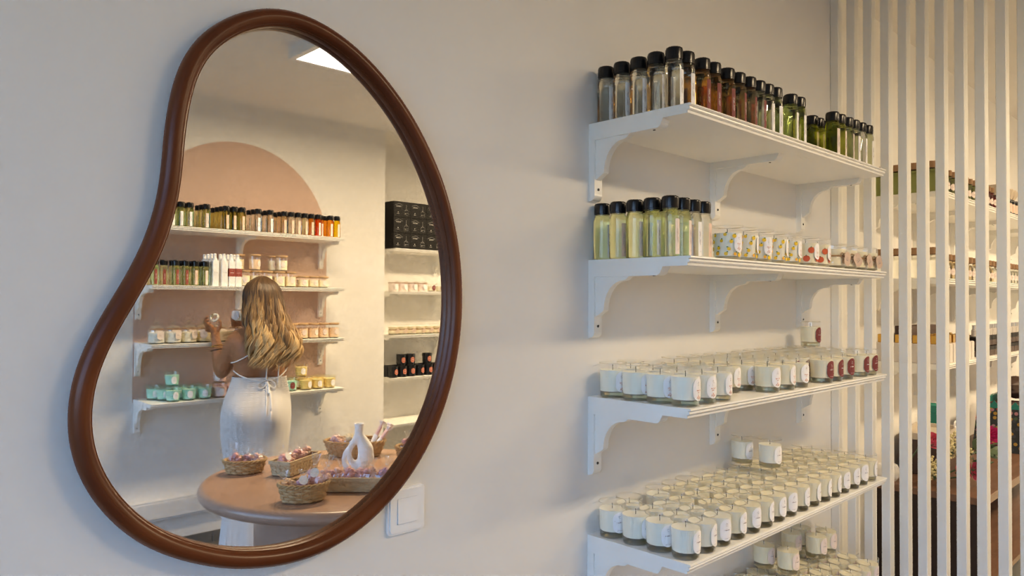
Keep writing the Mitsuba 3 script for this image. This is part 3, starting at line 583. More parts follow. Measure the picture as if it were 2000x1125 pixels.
for i, x in enumerate((2.185, 2.268, 2.351)):
    put_back(P_rj, 'candle_jar', x, 3.465, ZC[1], f'small candle jar with round maroon label, {nth(i)} of three, second shelf in the recess', 'candle', 'maroon-labelled jars in the recess')
for i in range(7):
    put_back(hourglass('cream', -52, -16 + 8 * (i % 3), 'kraft'), 'candle_jar', 1.825 + .0835 * i, 3.468, ZC[2], f'waisted cream candle jar with kraft tag, {nth(i)} of seven, third shelf in the recess', 'candle', 'tagged jars in the recess')
mat('black_glass', (.012, .012, .014), .12, .5); mat('paper_rust', (.46, .14, .09), .5)
P_bk = Prefab(); P_bk.add('cup', lathe([(0, 0), (.034, 0), (.036, .002), (.0395, .084), (.0375, .0845), (.036, .070), (0, .070)], 24), 'black_glass', 35)
P_bk.add('wax', lathe([(0, .0705), (.0358, .0705), (.0358, .0712), (0, .0712)], 20), 'wax_white'); sticker(P_bk, .036, .044, .0382, .042, 'rust', 'ink_white', 0)
for i in range(6):
    for j in range(2):
        put_back(P_bk, 'candle', 1.828 + .0835 * i + .004 * j, 3.470 + .082 * j, ZC[3], f'black candle with round rust label, {nth(i)} in {["front", "back"][j]} row, fourth shelf in the recess', 'candle', 'black candles in the recess', 8 * (i % 3) - 8)
for i, x in enumerate((1.915, 2.000, 2.165)):
    put_back(P_bk, 'candle', x, 3.49, ZC[3] + .0852, f'black candle with round rust label stacked on others, {nth(i)} of three, fourth shelf in recess', 'candle', 'stacked black candles', 4)

# ------------------------------------------------------------------ behind the slats: goods on the far shelves
clear('cork_deepgreen', (.40, .43, .24), 1.40); clear('cork_wine', (.34, .10, .11), 1.40)
def cork_bottle(liq, r=.028, h=.105, labelled=True):
    P = Prefab()
    P.add('body', lathe([(0, .001), (r - .003, .0004), (r, .004), (r, h * .62), (r - .004, h * .68), (r * .52, h * .76), (r * .52, h * .84), (r * .56, h * .86), (r * .56, h * .88), (0, h * .88)], 24), ('cork_' if 'cork_' + liq in scene else 'liquid_') + liq, 35)
    P.add('stopper', lathe([(0, h * .87), (r * .50, h * .87), (r * .62, h * .89), (r * .62, h + .012), (r * .55, h + .014), (0, h + .014)], 20), 'cork', 30, label='cork stopper')
    if labelled: sticker(P, r * 1.25, r * 1.3, r, h * .34, 'pinkish', 'ink', 0, round_=True)
    return P
bigcork = {l: cork_bottle(l, .029, .112, False) for l in ('deepgreen', 'clear')}
smallcork = {l: cork_bottle(l, .023, .088) for l in ('deepgreen', 'wine', 'clear', 'dark')}
for i, y in enumerate((-.240, -.172, -.105, -.040)):
    bigcork['deepgreen'].put('cork_bottle', at(1.856, y, ZE[0]), f'dark green corked bottle, {nth(i)} from the front, left end of top shelf behind slats', 'bottle', 'green corked bottles behind the slats')
    bigcork['clear'].put('cork_bottle', at(1.856, y, ZE[1]), f'clear corked bottle, {nth(i)} from the front, left end of second shelf behind slats', 'bottle', 'clear corked bottles behind the slats')
mat('gauze', (.62, .52, .40), .8)
for i in range(13):
    x = 1.93 + .060 * i; l = 'deepgreen' if i < 9 else 'wine'
    smallcork[l].put('cork_bottle', at(x, -.262, ZE[0], -20), f'{"dark green" if i < 9 else "wine-red"} small corked bottle with pink label, {nth(i)} in front row, top shelf behind slats', 'bottle', 'small corked bottles on the top shelf behind the slats')
    smallcork['dark' if i % 3 else 'clear'].put('cork_bottle', at(x, -.262, ZE[1], -24), f'small clear corked bottle with pink label, {nth(i)} in front row, second shelf behind slats', 'bottle', 'small corked bottles on the second shelf behind the slats')
P_gz = Prefab(); P_gz.add('jar', lathe([(0, 0), (.027, 0), (.028, .002), (.028, .070), (.024, .078), (0, .078)], 22), 'black_glass', 35)
P_gz.add('label', bent([rect(-.03, .03, .012, .056)], .0285, 0, 17), 'paper_peach', True)
gz = lathe([(.020, .074), (.012, .082), (.018, .096), (.026, .118), (.029, .128), (.020, .130), (.010, .120), (0, .118)], 22); v = np.array(gz.vertices); v[:, :2] *= 1 + .18 * np.sin(5 * np.arctan2(v[:, 1], v[:, 0]))[:, None] * (v[:, 2:3] > .084); gz.vertices = v
P_gz.add('gauze_top', gz, 'gauze', True, label='gathered beige gauze top')
for i in range(6):
    P_gz.put('wrapped_jar', at(2.755 + .066 * i, -.255, ZE[0], -20), f'dark jar with peach label and gauze top, {nth(i)} of six, top shelf behind slats', 'jar', 'gauze-topped jars behind the slats')
for i in range(14):
    x = 2.735 + .060 * i
    smallcork['clear'].put('cork_bottle', at(x, -.262, ZE[1], -24), f'small clear corked bottle with pink label, {nth(i)} on the far length, second shelf behind slats', 'bottle', 'small corked bottles on the second shelf behind the slats')
mat('frosted', (.60, .56, .52), .35, .5)
P_pf = Prefab(); P_pf.add('flask', bx(-.021, .021, -.030, .030, 0, .079, .003), 'frosted'); P_pf.add('cap', bx(-.013, .013, -.013, .013, .079, .113, .002), 'gold', label='square gold cap')
for i in range(9):
    for j in range(4 if i == 0 else 2):
        P_pf.put('perfume_bottle', at(1.846 + .052 * i, -.252 + .067 * j, ZE[2]), f'frosted flask with square gold cap, {nth(i)} from left, {ROWN[j]}, bottom shelf behind slats', 'bottle', 'gold-capped flasks behind the slats')
mat('dark_brown', (.055, .03, .022), .5)
P_db = Prefab(); P_db.add('carton', bx(-.036, .036, -.05, .05, 0, .040, .002), 'dark_brown'); P_db.add('lid', bx(-.037, .037, -.051, .051, .026, .044, .002), 'black_card')
P_sv = Prefab(); P_sv.add('vial', lathe([(0, 0), (.011, 0), (.011, .030), (.006, .033), (0, .033)], 14), 'frosted', 35); P_sv.add('cap', lathe([(0, .033), (.008, .033), (.008, .052), (0, .052)], 14), 'silver', 35, label='silver cap')
for i in range(14):
    x = 2.365 + .078 * i
    if i > 0:
        P_db.put('carton', at(x, -.225, ZE[2]), f'small dark brown carton, {nth(i - 1)} from left, lower layer, bottom shelf behind slats', 'box', 'dark cartons behind the slats')
        P_db.put('carton', at(x + .004, -.215, ZE[2] + .0446), f'small dark brown carton, {nth(i - 1)} from left, upper layer, bottom shelf behind slats', 'box', 'dark cartons behind the slats')
    if i > 1:
        for j in range(2): P_sv.put('vial', at(x - .017 + .034 * j, -.225, ZE[2] + .0892), f'small silver-capped vial, {"left" if not j else "right"} on carton {ORD[i - 1]} from left, bottom shelf behind slats', 'bottle', 'silver-capped vials behind the slats')
tr = thing('display_board', 'long dark brown display riser behind the gold-capped flasks, bottom shelf behind slats', 'tray'); obj('board', bx(1.98, 2.36, -.115, -.055, ZE[2], ZE[2] + .145, .003), 'dark_brown', tr)

# ------------------------------------------------------------------ behind the slats: the dark counter and what lies on it
mat('counter_top', proc(lambda p, n, uv: mix((.10, .050, .032), (.16, .085, .055), fbm(p.x * 5, p.y * 60, p.z * 60))), .4, .5); mat('counter_dark', (.018, .009, .007), .5, .4); mat('counter_edge', (.24, .17, .12), .5)
CX0, CX1, CZ = 1.81, 4.2, .735
t = thing('counter', 'dark brown wooden counter with open front behind the slats', 'counter')
obj('top', bx(CX0, CX1, -.428, -.002, CZ - .028, CZ, .002), 'counter_top', t); obj('edge', bx(CX0 + .002, CX1, -.4315, -.4285, CZ - .027, CZ - .001), 'counter_edge', t, label='paler edge strip')
obj('end_panel', bx(CX0 + .01, CX0 + .03, -.42, -.004, 0, CZ - .029), 'counter_dark', t); obj('back_panel', bx(CX0 + .03, CX1, -.020, -.004, 0, CZ - .029), 'counter_dark', t)
obj('inner_shelf', bx(CX0 + .031, CX1, -.415, -.021, .365, .385), 'counter_top', t); obj('inner_shelf__edge', bx(CX0 + .031, CX1, -.4175, -.4155, .365, .385), 'counter_edge', t)
mat('tray_pale', (.50, .44, .36), .5)
def rot_at(m, x, y, z, rz): return moved(m, x, y, z, rz=rz)
t = thing('hamper_box', 'low pale-rimmed brown box with a white bow on the counter behind the slats', 'box')
obj('body', rot_at(bx(-.17, .17, -.085, .085, 0, .150, .003), 2.24, -.120, CZ, 8), 'dark_brown', t)
obj('rim', rot_at(cat([bx(-.176, .176, -.091, -.077, .150, .178), bx(-.176, .176, .077, .091, .150, .178), bx(-.176, -.16, -.077, .077, .150, .178), bx(.16, .176, -.077, .077, .150, .178), bx(-.16, .16, -.077, .077, .150, .162)]), 2.24, -.120, CZ, 8), 'tray_pale', t, label='pale wooden rim')
bwm = cat([tube([(.012 * s * (1 - math.cos(a)) * 1.4, -.006 * math.sin(a / 2), .014 * math.sin(a) + .012) for a in np.linspace(0, 2 * PI, 16)], .0035, 6) for s in (-1, 1)])
obj('bow', rot_at(bwm, 2.36, -.180, CZ + .178, 8), 'paper_white', t, label='small white bow')
# flowers
mat('rose_pink', (.62, .13, .20), .6); mat('rose_deep', (.50, .03, .17), .5); mat('sprig', (.62, .55, .30), .8); mat('leaf', (.07, .11, .06), .5)
def rose(r):
    m = []
    for ring_, n_, rr_, tilt in ((0, 3, .25, 5), (1, 4, .5, 18), (2, 5, .75, 35), (3, 6, 1.0, 55)):
        for q in range(n_):
            a0 = q * 2 * PI / n_ + ring_ * .5
            u = np.linspace(-.62, .62, 6); w = np.linspace(0, 1, 5)
            pts = []
            for ww in w:
                for uu in u:
                    R_ = r * rr_ * (.45 + .55 * ww ** .8); an = a0 + uu * (2.6 / n_ + .25)
                    pts.append((R_ * math.cos(an), R_ * math.sin(an), r * (1.25 * ww * math.cos(math.radians(tilt)) - .12 * uu * uu * ww) - r * .35 + .2 * r * (3 - ring_) * .25))
            f = [(i * 6 + j, i * 6 + j + 1, (i + 1) * 6 + j + 1, (i + 1) * 6 + j) for i in range(4) for j in range(5)]; f = np.array(f)
            m.append(trimesh.Trimesh(pts, np.vstack([f[:, [0, 1, 2]], f[:, [0, 2, 3]]]), process=False))
    return cat(m)
def put_rose(x, y, z, r, rx, rz, col, lab):
    t = thing('rose', lab, 'flower', None); obj('petals', moved(rose(r), x, y, z, rx=rx, rz=rz), col, t, True)
    obj('stem', tube([(x, y, z), (x + .01, y + .05, max(z - .03, CZ + .006)), (x + .04, y + .14, CZ + .006)], .0035, 6), 'leaf', t)
put_rose(1.905, -.222, CZ + .178, .036, 60, -40, 'rose_pink', 'pink rose nearest the shelves on the counter behind the slats')
put_rose(1.975, -.360, CZ + .068, .037, 75, -48, 'rose_pink', 'pink rose with spiral petals lying at the counter front behind the slats')
put_rose(1.925, -.315, CZ + .080, .026, 80, -20, 'rose_pink', 'small half-hidden pink rose between white sprigs on the counter behind the slats')
put_rose(2.135, -.375, CZ + .190, .042, 65, -30, 'rose_deep', 'deep magenta rose in front of the flowered bag behind the slats')
def sprig(x, y, z, s, n, seed, lab):
    g = np.random.default_rng(seed); t = thing('flower_sprig', lab, 'flower')
    pts = g.normal(0, 1, (n, 3)); pts /= np.linalg.norm(pts, axis=1, keepdims=True); pts *= (g.random((n, 1)) ** .4) * s; pts[:, 2] *= 1.25
    base = trimesh.creation.icosphere(subdivisions=1, radius=.0055)
    obj('blossoms', cat([moved(base, x + p[0], y + p[1], z + p[2], s=g.uniform(.6, 1.1)) for p in pts]), 'sprig', t, kind='stuff')
    obj('stems', cat([tube([(x, y, z - s * 1.25), (x + p[0] * .5, y + p[1] * .5, z + p[2] * .4), (x + p[0], y + p[1], z + p[2])], .0012, 4) for p in pts[::5]]), 'leaf', t, kind='stuff')
sprig(1.955, -.275, CZ + .165, .046, 170, 1, 'taller spray of tiny cream blossoms on the counter behind the slats')
sprig(1.895, -.235, CZ + .075, .042, 130, 2, 'low spray of tiny cream blossoms under the first rose behind the slats')
sprig(2.010, -.315, CZ + .125, .034, 90, 3, 'spray of tiny cream blossoms beside the green leaves behind the slats')
def leaf_m(l, w):
    u = np.linspace(0, 1, 9); v = np.linspace(-1, 1, 5)
    p = [(a * l, b * w * math.sin(PI * min(a * .95 + .03, 1)) ** .8, .12 * l * math.sin(PI * a) - .25 * w * abs(b) + .001) for a in u for b in v]
    f = np.array([(i * 5 + j, (i + 1) * 5 + j, (i + 1) * 5 + j + 1, i * 5 + j + 1) for i in range(8) for j in range(4)])
    return trimesh.Trimesh(p, np.vstack([f[:, [0, 1, 2]], f[:, [0, 2, 3]]]), process=False)
mat('leaf_grey', (.14, .19, .12), .5)
t = thing('foliage', 'cluster of grey-green leaves between the roses on the counter behind the slats', 'leaves')
g = np.random.default_rng(5)
for i in range(12): obj('leaf', moved(leaf_m(.11, .032), 2.030 + .010 * i, -.345 + g.uniform(-.03, .03), CZ + .085 + g.uniform(-.03, .06), ry_=g.uniform(-45, 25), rz=g.uniform(-170, 10)), 'leaf_grey' if i % 2 else 'leaf', t, True)
# flowered bag
def bagpat(p, n, uv):
    d, d2, w = mikit.voronoi((p.x + p.y) * 42, p.z * 42)
    c = dr.select(w < .22, mi.Color3f(.38, .06, .03), dr.select(w < .42, mi.Color3f(.40, .24, .05), dr.select(w < .62, mi.Color3f(.07, .11, .06), dr.select(w < .74, mi.Color3f(.42, .20, .24), mi.Color3f(.05, .055, .07)))))
    return mix(c, (.03, .035, .04), smoothstep(.30, .42, d))
mat('bag_cloth', proc(bagpat), .8); mat('teal_trim', (.02, .20, .16), .7)
t = thing('gift_bag', 'dark flowered gift bag with scalloped teal top on the counter behind the slats', 'bag')
BX, BY = 3.12, -.225
def tap(w0, w1, d0, d1, z0, z1):
    return tm(m3.Manifold.hull_points(np.array([(s * w, q * d, z) for w, d, z in ((w0, d0, z0), (w1, d1, z1)) for s in (-1, 1) for q in (-1, 1)], float)))
obj('bag', moved(tap(.215, .205, .11, .09, 0, .215), BX, BY, CZ), 'bag_cloth', t)
zz = np.linspace(-.205, .205, 29)
sc = Polygon([(-.205, 0)] + [(a, .030 + .020 * (i % 2)) for i, a in enumerate(zz)] + [(.205, 0)])
sm = extrude(sc, .003); sm.apply_transform(trimesh.transformations.rotation_matrix(PI / 2, (1, 0, 0)))
sc2 = Polygon([(-.09, 0)] + [(a, .028 + .020 * (i % 2)) for i, a in enumerate(np.linspace(-.09, .09, 13))] + [(.09, 0)])
sm2 = extrude(sc2, .003); sm2.apply_transform(trimesh.transformations.rotation_matrix(PI / 2, (1, 0, 0))); sm2 = moved(sm2, rz=90)
obj('scalloped_trim', cat([moved(sm, BX, BY - .090, CZ + .205), moved(sm, BX, BY + .093, CZ + .205), moved(sm2, BX - .205, BY, CZ + .205)]), 'teal_trim', t, label='teal scalloped trim')
t = thing('brown_pouch', 'crumpled dark brown pouch lying on top of the flowered bag behind the slats', 'pouch')
pm = trimesh.creation.icosphere(subdivisions=3, radius=1); v = np.array(pm.vertices); v *= (1 + .35 * (meshkit.fbm(v * 2.2, 3, 4)[:, None] - .5)); v *= (.115, .07, .055); pm.vertices = v
obj('pouch', moved(pm, 3.30, BY, CZ + .290), 'dark_brown', t, True); obj('tie', tube([(3.30 + .02 * math.cos(a), BY + .055 * math.cos(a), CZ + .290 + .058 * math.sin(a)) for a in np.linspace(0, 2 * PI, 20, endpoint=False)], .004, 6, closed=True), 'counter_edge', t)
t = thing('teal_box', 'small dark teal box against the wall on the counter behind the slats', 'box'); obj('carton', bx(2.50, 2.60, -.075, -.012, CZ, CZ + .245, .002), 'teal_trim', t); obj('lid', bx(2.497, 2.603, -.078, -.009, CZ + .215, CZ + .250, .002), 'teal_trim', t)
t = thing('white_pot', 'white rounded pot at the counter\'s left end behind the slats', 'pot'); obj('pot', moved(lathe([(0, 0), (.030, 0), (.045, .020), (.047, .045), (.036, .066), (.034, .066), (.040, .045), (0, .030)], 24), 1.866, -.066, CZ), 'white_plastic', t, 35); obj('handle', tube([(1.866 + .044, -.066, CZ + .055), (1.866 + .062, -.066, CZ + .05), (1.866 + .060, -.066, CZ + .025), (1.866 + .043, -.066, CZ + .020)], .004, 6), 'white_plastic', t)

# ------------------------------------------------------------------ the round table opposite (its places are given as distances behind the mirror)
TX, TY, TR, TZ = .215, 1.506, .563, .75
mat('table_clay', proc(lambda p, n, uv: mix((.31, .190, .132), (.35, .220, .156), fbm(p.x * 6, p.y * 6, p.z * 6))), .28, .6)
t = thing('round_table', 'round clay-coloured pedestal table with a thick bullnose edge, seen in the mirror', 'table')
edge = [(TR - .026 + .026 * math.sin(a), TZ - .026 - .026 * math.cos(a)) for a in np.linspace(0, PI, 15)]
obj('table_top', mirrored(moved(lathe([(0, TZ - .052), (TR - .06, TZ - .052)] + edge + [(TR - .05, TZ), (0, TZ)], 96), TX, TY, 0)), 'table_clay', t, 40)
obj('pedestal', mirrored(moved(lathe([(0, .02), (.296, .02), (.30, .025), (.30, TZ - .053), (0, TZ - .053)], 72), TX - .025, TY + .073, 0)), 'table_clay', t, 40)
obj('plinth', mirrored(moved(lathe([(0, 0), (.288, 0), (.29, .004), (.29, .017), (.287, .0195), (0, .0195)], 72), TX - .025, TY + .073, 0)), 'table_clay', t, 40)

mat('wicker', proc(lambda p, n, uv: mix((.30, .17, .065), (.55, .38, .19), fbm(p.x * 55, p.y * 55, p.z * 120))), .55, .4)
mat('wicker_pale', proc(lambda p, n, uv: mix((.36, .26, .14), (.56, .45, .28), fbm(p.x * 45, p.y * 45, p.z * 90))), .55, .4)
mat('wicker_dark', (.14, .07, .03), .7)
def oval_basket(rx, ry_, h, rows=6, stakes=22, flare=.80):
    """Woven oval basket standing at the origin: weavers, stakes, braided rim, base."""
    a = np.linspace(0, 2 * PI, stakes * 6, endpoint=False); W = []
    sc_ = lambda z: flare + (1 - flare) * (z / h) ** .8
    hh = h / rows
    for k in range(rows):
        z = .006 + hh * (k + .5) * .94; wob = .0026 * np.cos(a * stakes / 2 + PI * k); s = sc_(z)
        W.append(tube(np.stack([(rx * s + wob) * np.cos(a), (ry_ * s + wob) * np.sin(a), z + .0006 * np.sin(5 * a + k)], 1), .0026, 6, closed=True, flat=hh * .46 / .0026))
    S = []
    for i in range(stakes):
        b = 2 * PI * i / stakes; S.append(tube([(rx * sc_(z) * math.cos(b), ry_ * sc_(z) * math.sin(b), z) for z in np.linspace(.003, h * .98, 5)], .0022, 5))
    Rm = []
    for ph in range(3):
        p_ = 2 * PI * ph / 3; n_ = 9; Rm.append(tube(np.stack([(rx + .0045 * np.cos(n_ * a + p_)) * np.cos(a), (ry_ + .0045 * np.cos(n_ * a + p_)) * np.sin(a), h + .001 + .0042 * np.sin(n_ * a + p_)], 1), .0033, 6, closed=True))
    base = lathe([(0, .001), (1, .001), (1, .006), (0, .006)], 30); base.vertices = base.vertices * (rx * flare * .98, ry_ * flare * .98, 1)
    liner = lathe([(flare * .97 - .01, .006), (1 - .03, h * .93)], 40); liner.vertices = liner.vertices * (rx - .003, ry_ - .003, 1)
    return dict(weave=cat(W), stakes=cat(S), rim=cat(Rm), base=base)
def rect_basket(lx, ly, h, strips=5, flare=.88):
    """Basket of flat woven splints on a rectangular plan."""
    W, S = [], []
    n = [max(int(lx / .024), 3), max(int(ly / .024), 2)]; hh = (h - .016) / strips
    sc_ = lambda z: flare + (1 - flare) * z / h
    def face(L, D, nn, flip):                     # along local x at distance D in front
        m = []
        for k in range(strips):
            z0 = .004 + hh * k
            for i in range(nn):
                out = .0016 if (i + k) % 2 else -.0004; u0, u1 = -L / 2 + L * i / nn, -L / 2 + L * (i + 1) / nn
                q = bx(u0, u1 + (.0 if i == nn - 1 else .0004), -.0011, .0011, z0 + .0006, z0 + hh - .0006)
                v = np.array(q.vertices); s = sc_(v[:, 2]); v[:, 0] *= s; v[:, 1] += -(D / 2) * s - out; q.vertices = v; m.append(q)
        return cat(m)
    def stakes_(L, D, nn):
        m = []
        for i in range(nn):
            u = -L / 2 + L * (i + .5) / nn
            q = bx(u - .007, u + .007, -.0009, .0009, .003, h - .012); v = np.array(q.vertices); s = sc_(v[:, 2]); v[:, 0] *= s; v[:, 1] += -(D / 2) * s - .0005; q.vertices = v; m.append(q)
        return cat(m)
    for q, (L, D, nn) in enumerate(((lx, ly, n[0]), (ly, lx, n[1]), (lx, ly, n[0]), (ly, lx, n[1]))):
        W.append(moved(face(L, D, nn, q), rz=90 * q)); S.append(moved(stakes_(L, D, nn), rz=90 * q))
    rim = cat([moved(bx(-L / 2 - .003, L / 2 + .003, -D / 2 - .0035, -D / 2 + .0035, h - .016, h, .001), rz=90 * q) for q, (L, D) in enumerate(((lx, ly), (ly, lx), (lx, ly), (ly, lx)))])
    return dict(weave=cat(W), stakes=cat(S), rim=rim, base=bx(-lx * flare / 2, lx * flare / 2, -ly * flare / 2, ly * flare / 2, .001, .004))
def put_basket(parts, x, y, rz, lab, mw='wicker', stuff=('weave', 'stakes')):
    t = thing('basket', lab, 'basket')
    for k, m in parts.items():
        obj(k, mirrored(moved(m, x, y, TZ, rz=rz)), 'wicker_dark' if k == 'base' else mw, t, 35 if k in ('rim', 'weave') and mw == 'wicker' else False, kind='stuff' if k in stuff else None)
    return t
put_basket(oval_basket(.084, .064, .054, 5, 18), -.072, 1.815, -25, 'oval wicker basket standing alone at the table\'s left back, with pink melts')
put_basket(rect_basket(.222, .098, .066), .094, 1.692, 28, 'pale rectangular splint basket behind the front oval basket, lit side to the left', 'wicker_pale')
put_basket(oval_basket(.088, .068, .064, 6, 18), -.103, 1.254, -20, 'oval wicker basket nearest the table\'s front edge')
put_basket(rect_basket(.250, .098, .058), .112, 1.262, -43, 'long splint basket in front of the white vase, full of pink bags', 'wicker_pale')
put_basket(oval_basket(.140, .092, .070, 6, 26), .452, 1.800, -42, 'large oval wicker basket behind the white vase')
put_basket(oval_basket(.072, .062, .062, 5, 16), .592, 1.545, -20, 'oval wicker basket at the table\'s right, cut by the mirror frame')

# white ring vase
mat('vase_white', (.82, .81, .80), .55, .4)
t = thing('vase', 'white matt ring-shaped ceramic vase with an open loop body', 'vase')
def blend(chains, step=.006, it=12):
    """chains: lists of (point, radius); each bone is the hull of two spheres; joined, refined and smoothed into one skin."""
    parts = []
    for ch in chains:
        for (p, r), (q, s) in zip(ch[:-1], ch[1:]):
            a = trimesh.creation.icosphere(subdivisions=2, radius=1.0).vertices
            parts.append(m3.Manifold.hull_points(np.vstack([a * r + p, a * s + q])))
    m = m3.Manifold.batch_boolean(parts, m3.OpType.Add).refine_to_length(step)
    tmsh = tm(m); tmsh.merge_vertices()
    trimesh.smoothing.filter_taubin(tmsh, .5, -.53, it); return tmsh
V = lambda *a: np.array(a, float)
right = [(V(.000, 0, .156), .0185), (V(.012, 0, .135), .024), (V(.028, 0, .098), .0325), (V(.030, 0, .060), .035), (V(.014, 0, .030), .029)]
left = [(V(.000, 0, .156), .0185), (V(-.020, 0, .132), .0145), (V(-.043, -.004, .095), .0105), (V(-.040, -.004, .058), .0105), (V(-.008, 0, .020), .019)]
back_ = [(V(-.026, .010, .120), .011), (V(-.054, .026, .078), .012), (V(-.060, .028, .042), .0125), (V(-.048, .018, .014), .014)]
neck = [(V(0, 0, .158), .018), (V(0, 0, .186), .0175)]
vb = blend([right, left, back_, neck], .005, 10)
v = np.array(vb.vertices); v[:, 2] = np.maximum(v[:, 2], .006); vb.vertices = v
VX, VY = .300, 1.525
vb.apply_translation((0, 0, -vb.bounds[0][2]))
obj('body', mirrored(moved(vb, VX, VY, TZ, rz=-28)), 'vase_white', t, True)
ztop = vb.bounds[1][2]
obj('neck', mirrored(moved(lathe([(.0175, ztop - .026), (.0180, ztop - .008), (.0205, ztop + .004), (.0198, ztop + .006), (.0150, ztop + .004), (.0135, ztop - .010)], 28), VX, VY, TZ, rz=-28)), 'vase_white', t, True)

# cellophane bags of wax melts
for k, c in dict(rose=(.66, .35, .35), mauve=(.50, .29, .36), coral=(.72, .44, .36), peach=(.74, .50, .32), cream=(.82, .70, .46), blush=(.74, .48, .44)).items(): mat('melt_' + k, c, .45, .4)
def bag_mesh(s, h, seed):
    g = np.random.default_rng(seed)
    m = lathe([(0, 0), (.75, .02), (1.0, .12), (1.05, .30), (.85, .48), (.48, .62), (.22, .70), (.20, .73), (.34, .82), (.50, .92), (.58, 1.0)], 26)
    v = np.array(m.vertices); a = np.arctan2(v[:, 1], v[:, 0]); z = v[:, 2]
    rr = 1 + .16 * np.sin(a * 7 + seed) * np.clip(z * 2, 0, 1) + .30 * (meshkit.fbm(v * 3.5 + seed, 3, seed) - .5)
    v[:, 0] *= s * rr; v[:, 1] *= s * .62 * rr; v[:, 2] = z * h + .10 * h * (meshkit.fbm(v * 40 + 9 + seed, 2, seed) - .5) * (z > .8); m.vertices = v; return m
def melts(s, h, seed, n=9):
    g = np.random.default_rng(seed + 50); out = []
    base = trimesh.creation.icosphere(subdivisions=2, radius=1)
    for i in range(n):
        b = base.copy(); v = np.array(b.vertices); a = np.arctan2(v[:, 1], v[:, 0]); v *= (1 + .13 * np.sin(a * 5 + 5 * v[:, 2]))[:, None]; v *= (1, 1, .72); b.vertices = v * s * g.uniform(.36, .46)
        out.append(moved(b, g.uniform(-.55, .55) * s, g.uniform(-.3, .3) * s, h * (.12 + .46 * i / n), rx=g.uniform(-50, 50), ry_=g.uniform(-50, 50), rz=g.uniform(0, 180)))
    return cat(out)
def put_bag(x, y, z, s, h, rx, rz, ry2, colour, lab, grp, seed, disc=None):
    t = thing('sweet_bag', lab, 'bag', grp)
    P_ = lambda m: mirrored(moved(moved(m, rx=rx, ry_=ry2), x, y, TZ + z + .010, rz=rz))
    obj('film', P_(bag_mesh(s, h, seed)), 'film', t, True, label='clear crinkled cellophane'); obj('wax_melts', P_(melts(s, h, seed)), 'melt_' + colour, t, True, kind='stuff')
    obj('tie', P_(moved(tube([(.20 * s * math.cos(a), .14 * s * math.sin(a), h * .715) for a in np.linspace(0, 2 * PI, 14, endpoint=False)], .0016, 5, closed=True))), 'paper_cream', t)
    if disc:
        d = trimesh.creation.cylinder(.017, .0008, sections=24)
        obj('sticker', P_(moved(d, 0, -s * .72, h * .52, rx=80)), 'paper_' + disc, t, label=f'round {"dark red" if disc == "maroon" else "white"} sticker')
def fill(cx, cy, rz, spots, where_, grp, seed):
    c, s_ = math.cos(math.radians(rz)), math.sin(math.radians(rz))
    for i, (u, w, z, s, h, rx, ry2, col, disc, nm) in enumerate(spots):
        put_bag(cx + u * c - w * s_, cy + u * s_ + w * c, z, s, h, rx, rz, ry2, col, f'cellophane bag of {nm} wax melts, {where_[0] if len(spots) == 1 else nth(i) + " from left"}, in {where_[1]}', grp, seed + i, disc)
fill(-.072, 1.815, -25, [(-.036, -.006, .012, .028, .105, -6, -4, 'rose', None, 'rose'), (.004, .004, .016, .030, .078, -25, 10, 'mauve', None, 'mauve'), (.042, .0, .020, .030, .070, -25, 30, 'blush', None, 'blush')], ('', 'the left oval basket'), 'bags in the left oval basket', 11)
fill(.094, 1.692, 28, [(-.070, -.005, .012, .036, .105, -14, -6, 'rose', 'white', 'rose'), (-.018, .004, .016, .035, .095, -16, 12, 'coral', None, 'coral'), (.030, .0, .016, .035, .100, -10, 6, 'rose', None, 'dark rose'), (.075, .004, .016, .033, .105, -6, 10, 'coral', None, 'orange-pink')], ('', 'the pale splint basket'), 'bags in the pale splint basket', 31)
fill(-.103, 1.254, -20, [(-.046, .0, .018, .032, .085, -18, -18, 'peach', None, 'peach'), (-.010, -.014, .018, .030, .088, -22, 8, 'mauve', 'white', 'mauve'), (.024, .008, .018, .028, .138, -4, 10, 'rose', 'white', 'tall rose'), (.048, .0, .018, .026, .140, 2, 24, 'coral', None, 'tall coral')], ('', 'the front oval basket'), 'bags in the front oval basket', 51)
fill(.112, 1.262, -43, [(-.098, .0, .012, .030, .085, -14, -12, 'rose', None, 'rose'), (-.060, .004, .012, .033, .095, -12, 6, 'coral', None, 'coral'), (-.018, .0, .012, .033, .100, -10, -4, 'rose', None, 'deep rose'), (.024, .004, .012, .033, .098, -12, 8, 'rose', None, 'pink'), (.062, .0, .012, .033, .100, -10, 4, 'coral', None, 'salmon'), (.098, .0, .012, .031, .108, -12, 20, 'mauve', None, 'mauve')], ('', 'the long splint basket'), 'bags in the long splint basket', 71)
fill(.452, 1.800, -42, [(-.078, .0, .018, .040, .108, -8, -8, 'blush', None, 'blush'), (-.026, .008, .020, .042, .108, -8, 8, 'cream', None, 'cream'), (.030, .008, .018, .038, .100, -8, -10, 'cream', None, 'ivory')], ('', 'the large oval basket'), 'bags in the large oval basket', 91)
fill(.592, 1.545, -20, [(-.022, -.008, .020, .034, .105, -12, 6, 'rose', 'maroon', 'dark rose'), (.024, .008, .020, .034, .100, -8, 12, 'blush', None, 'pale')], ('', 'the right oval basket'), 'bags in the right oval basket', 111)
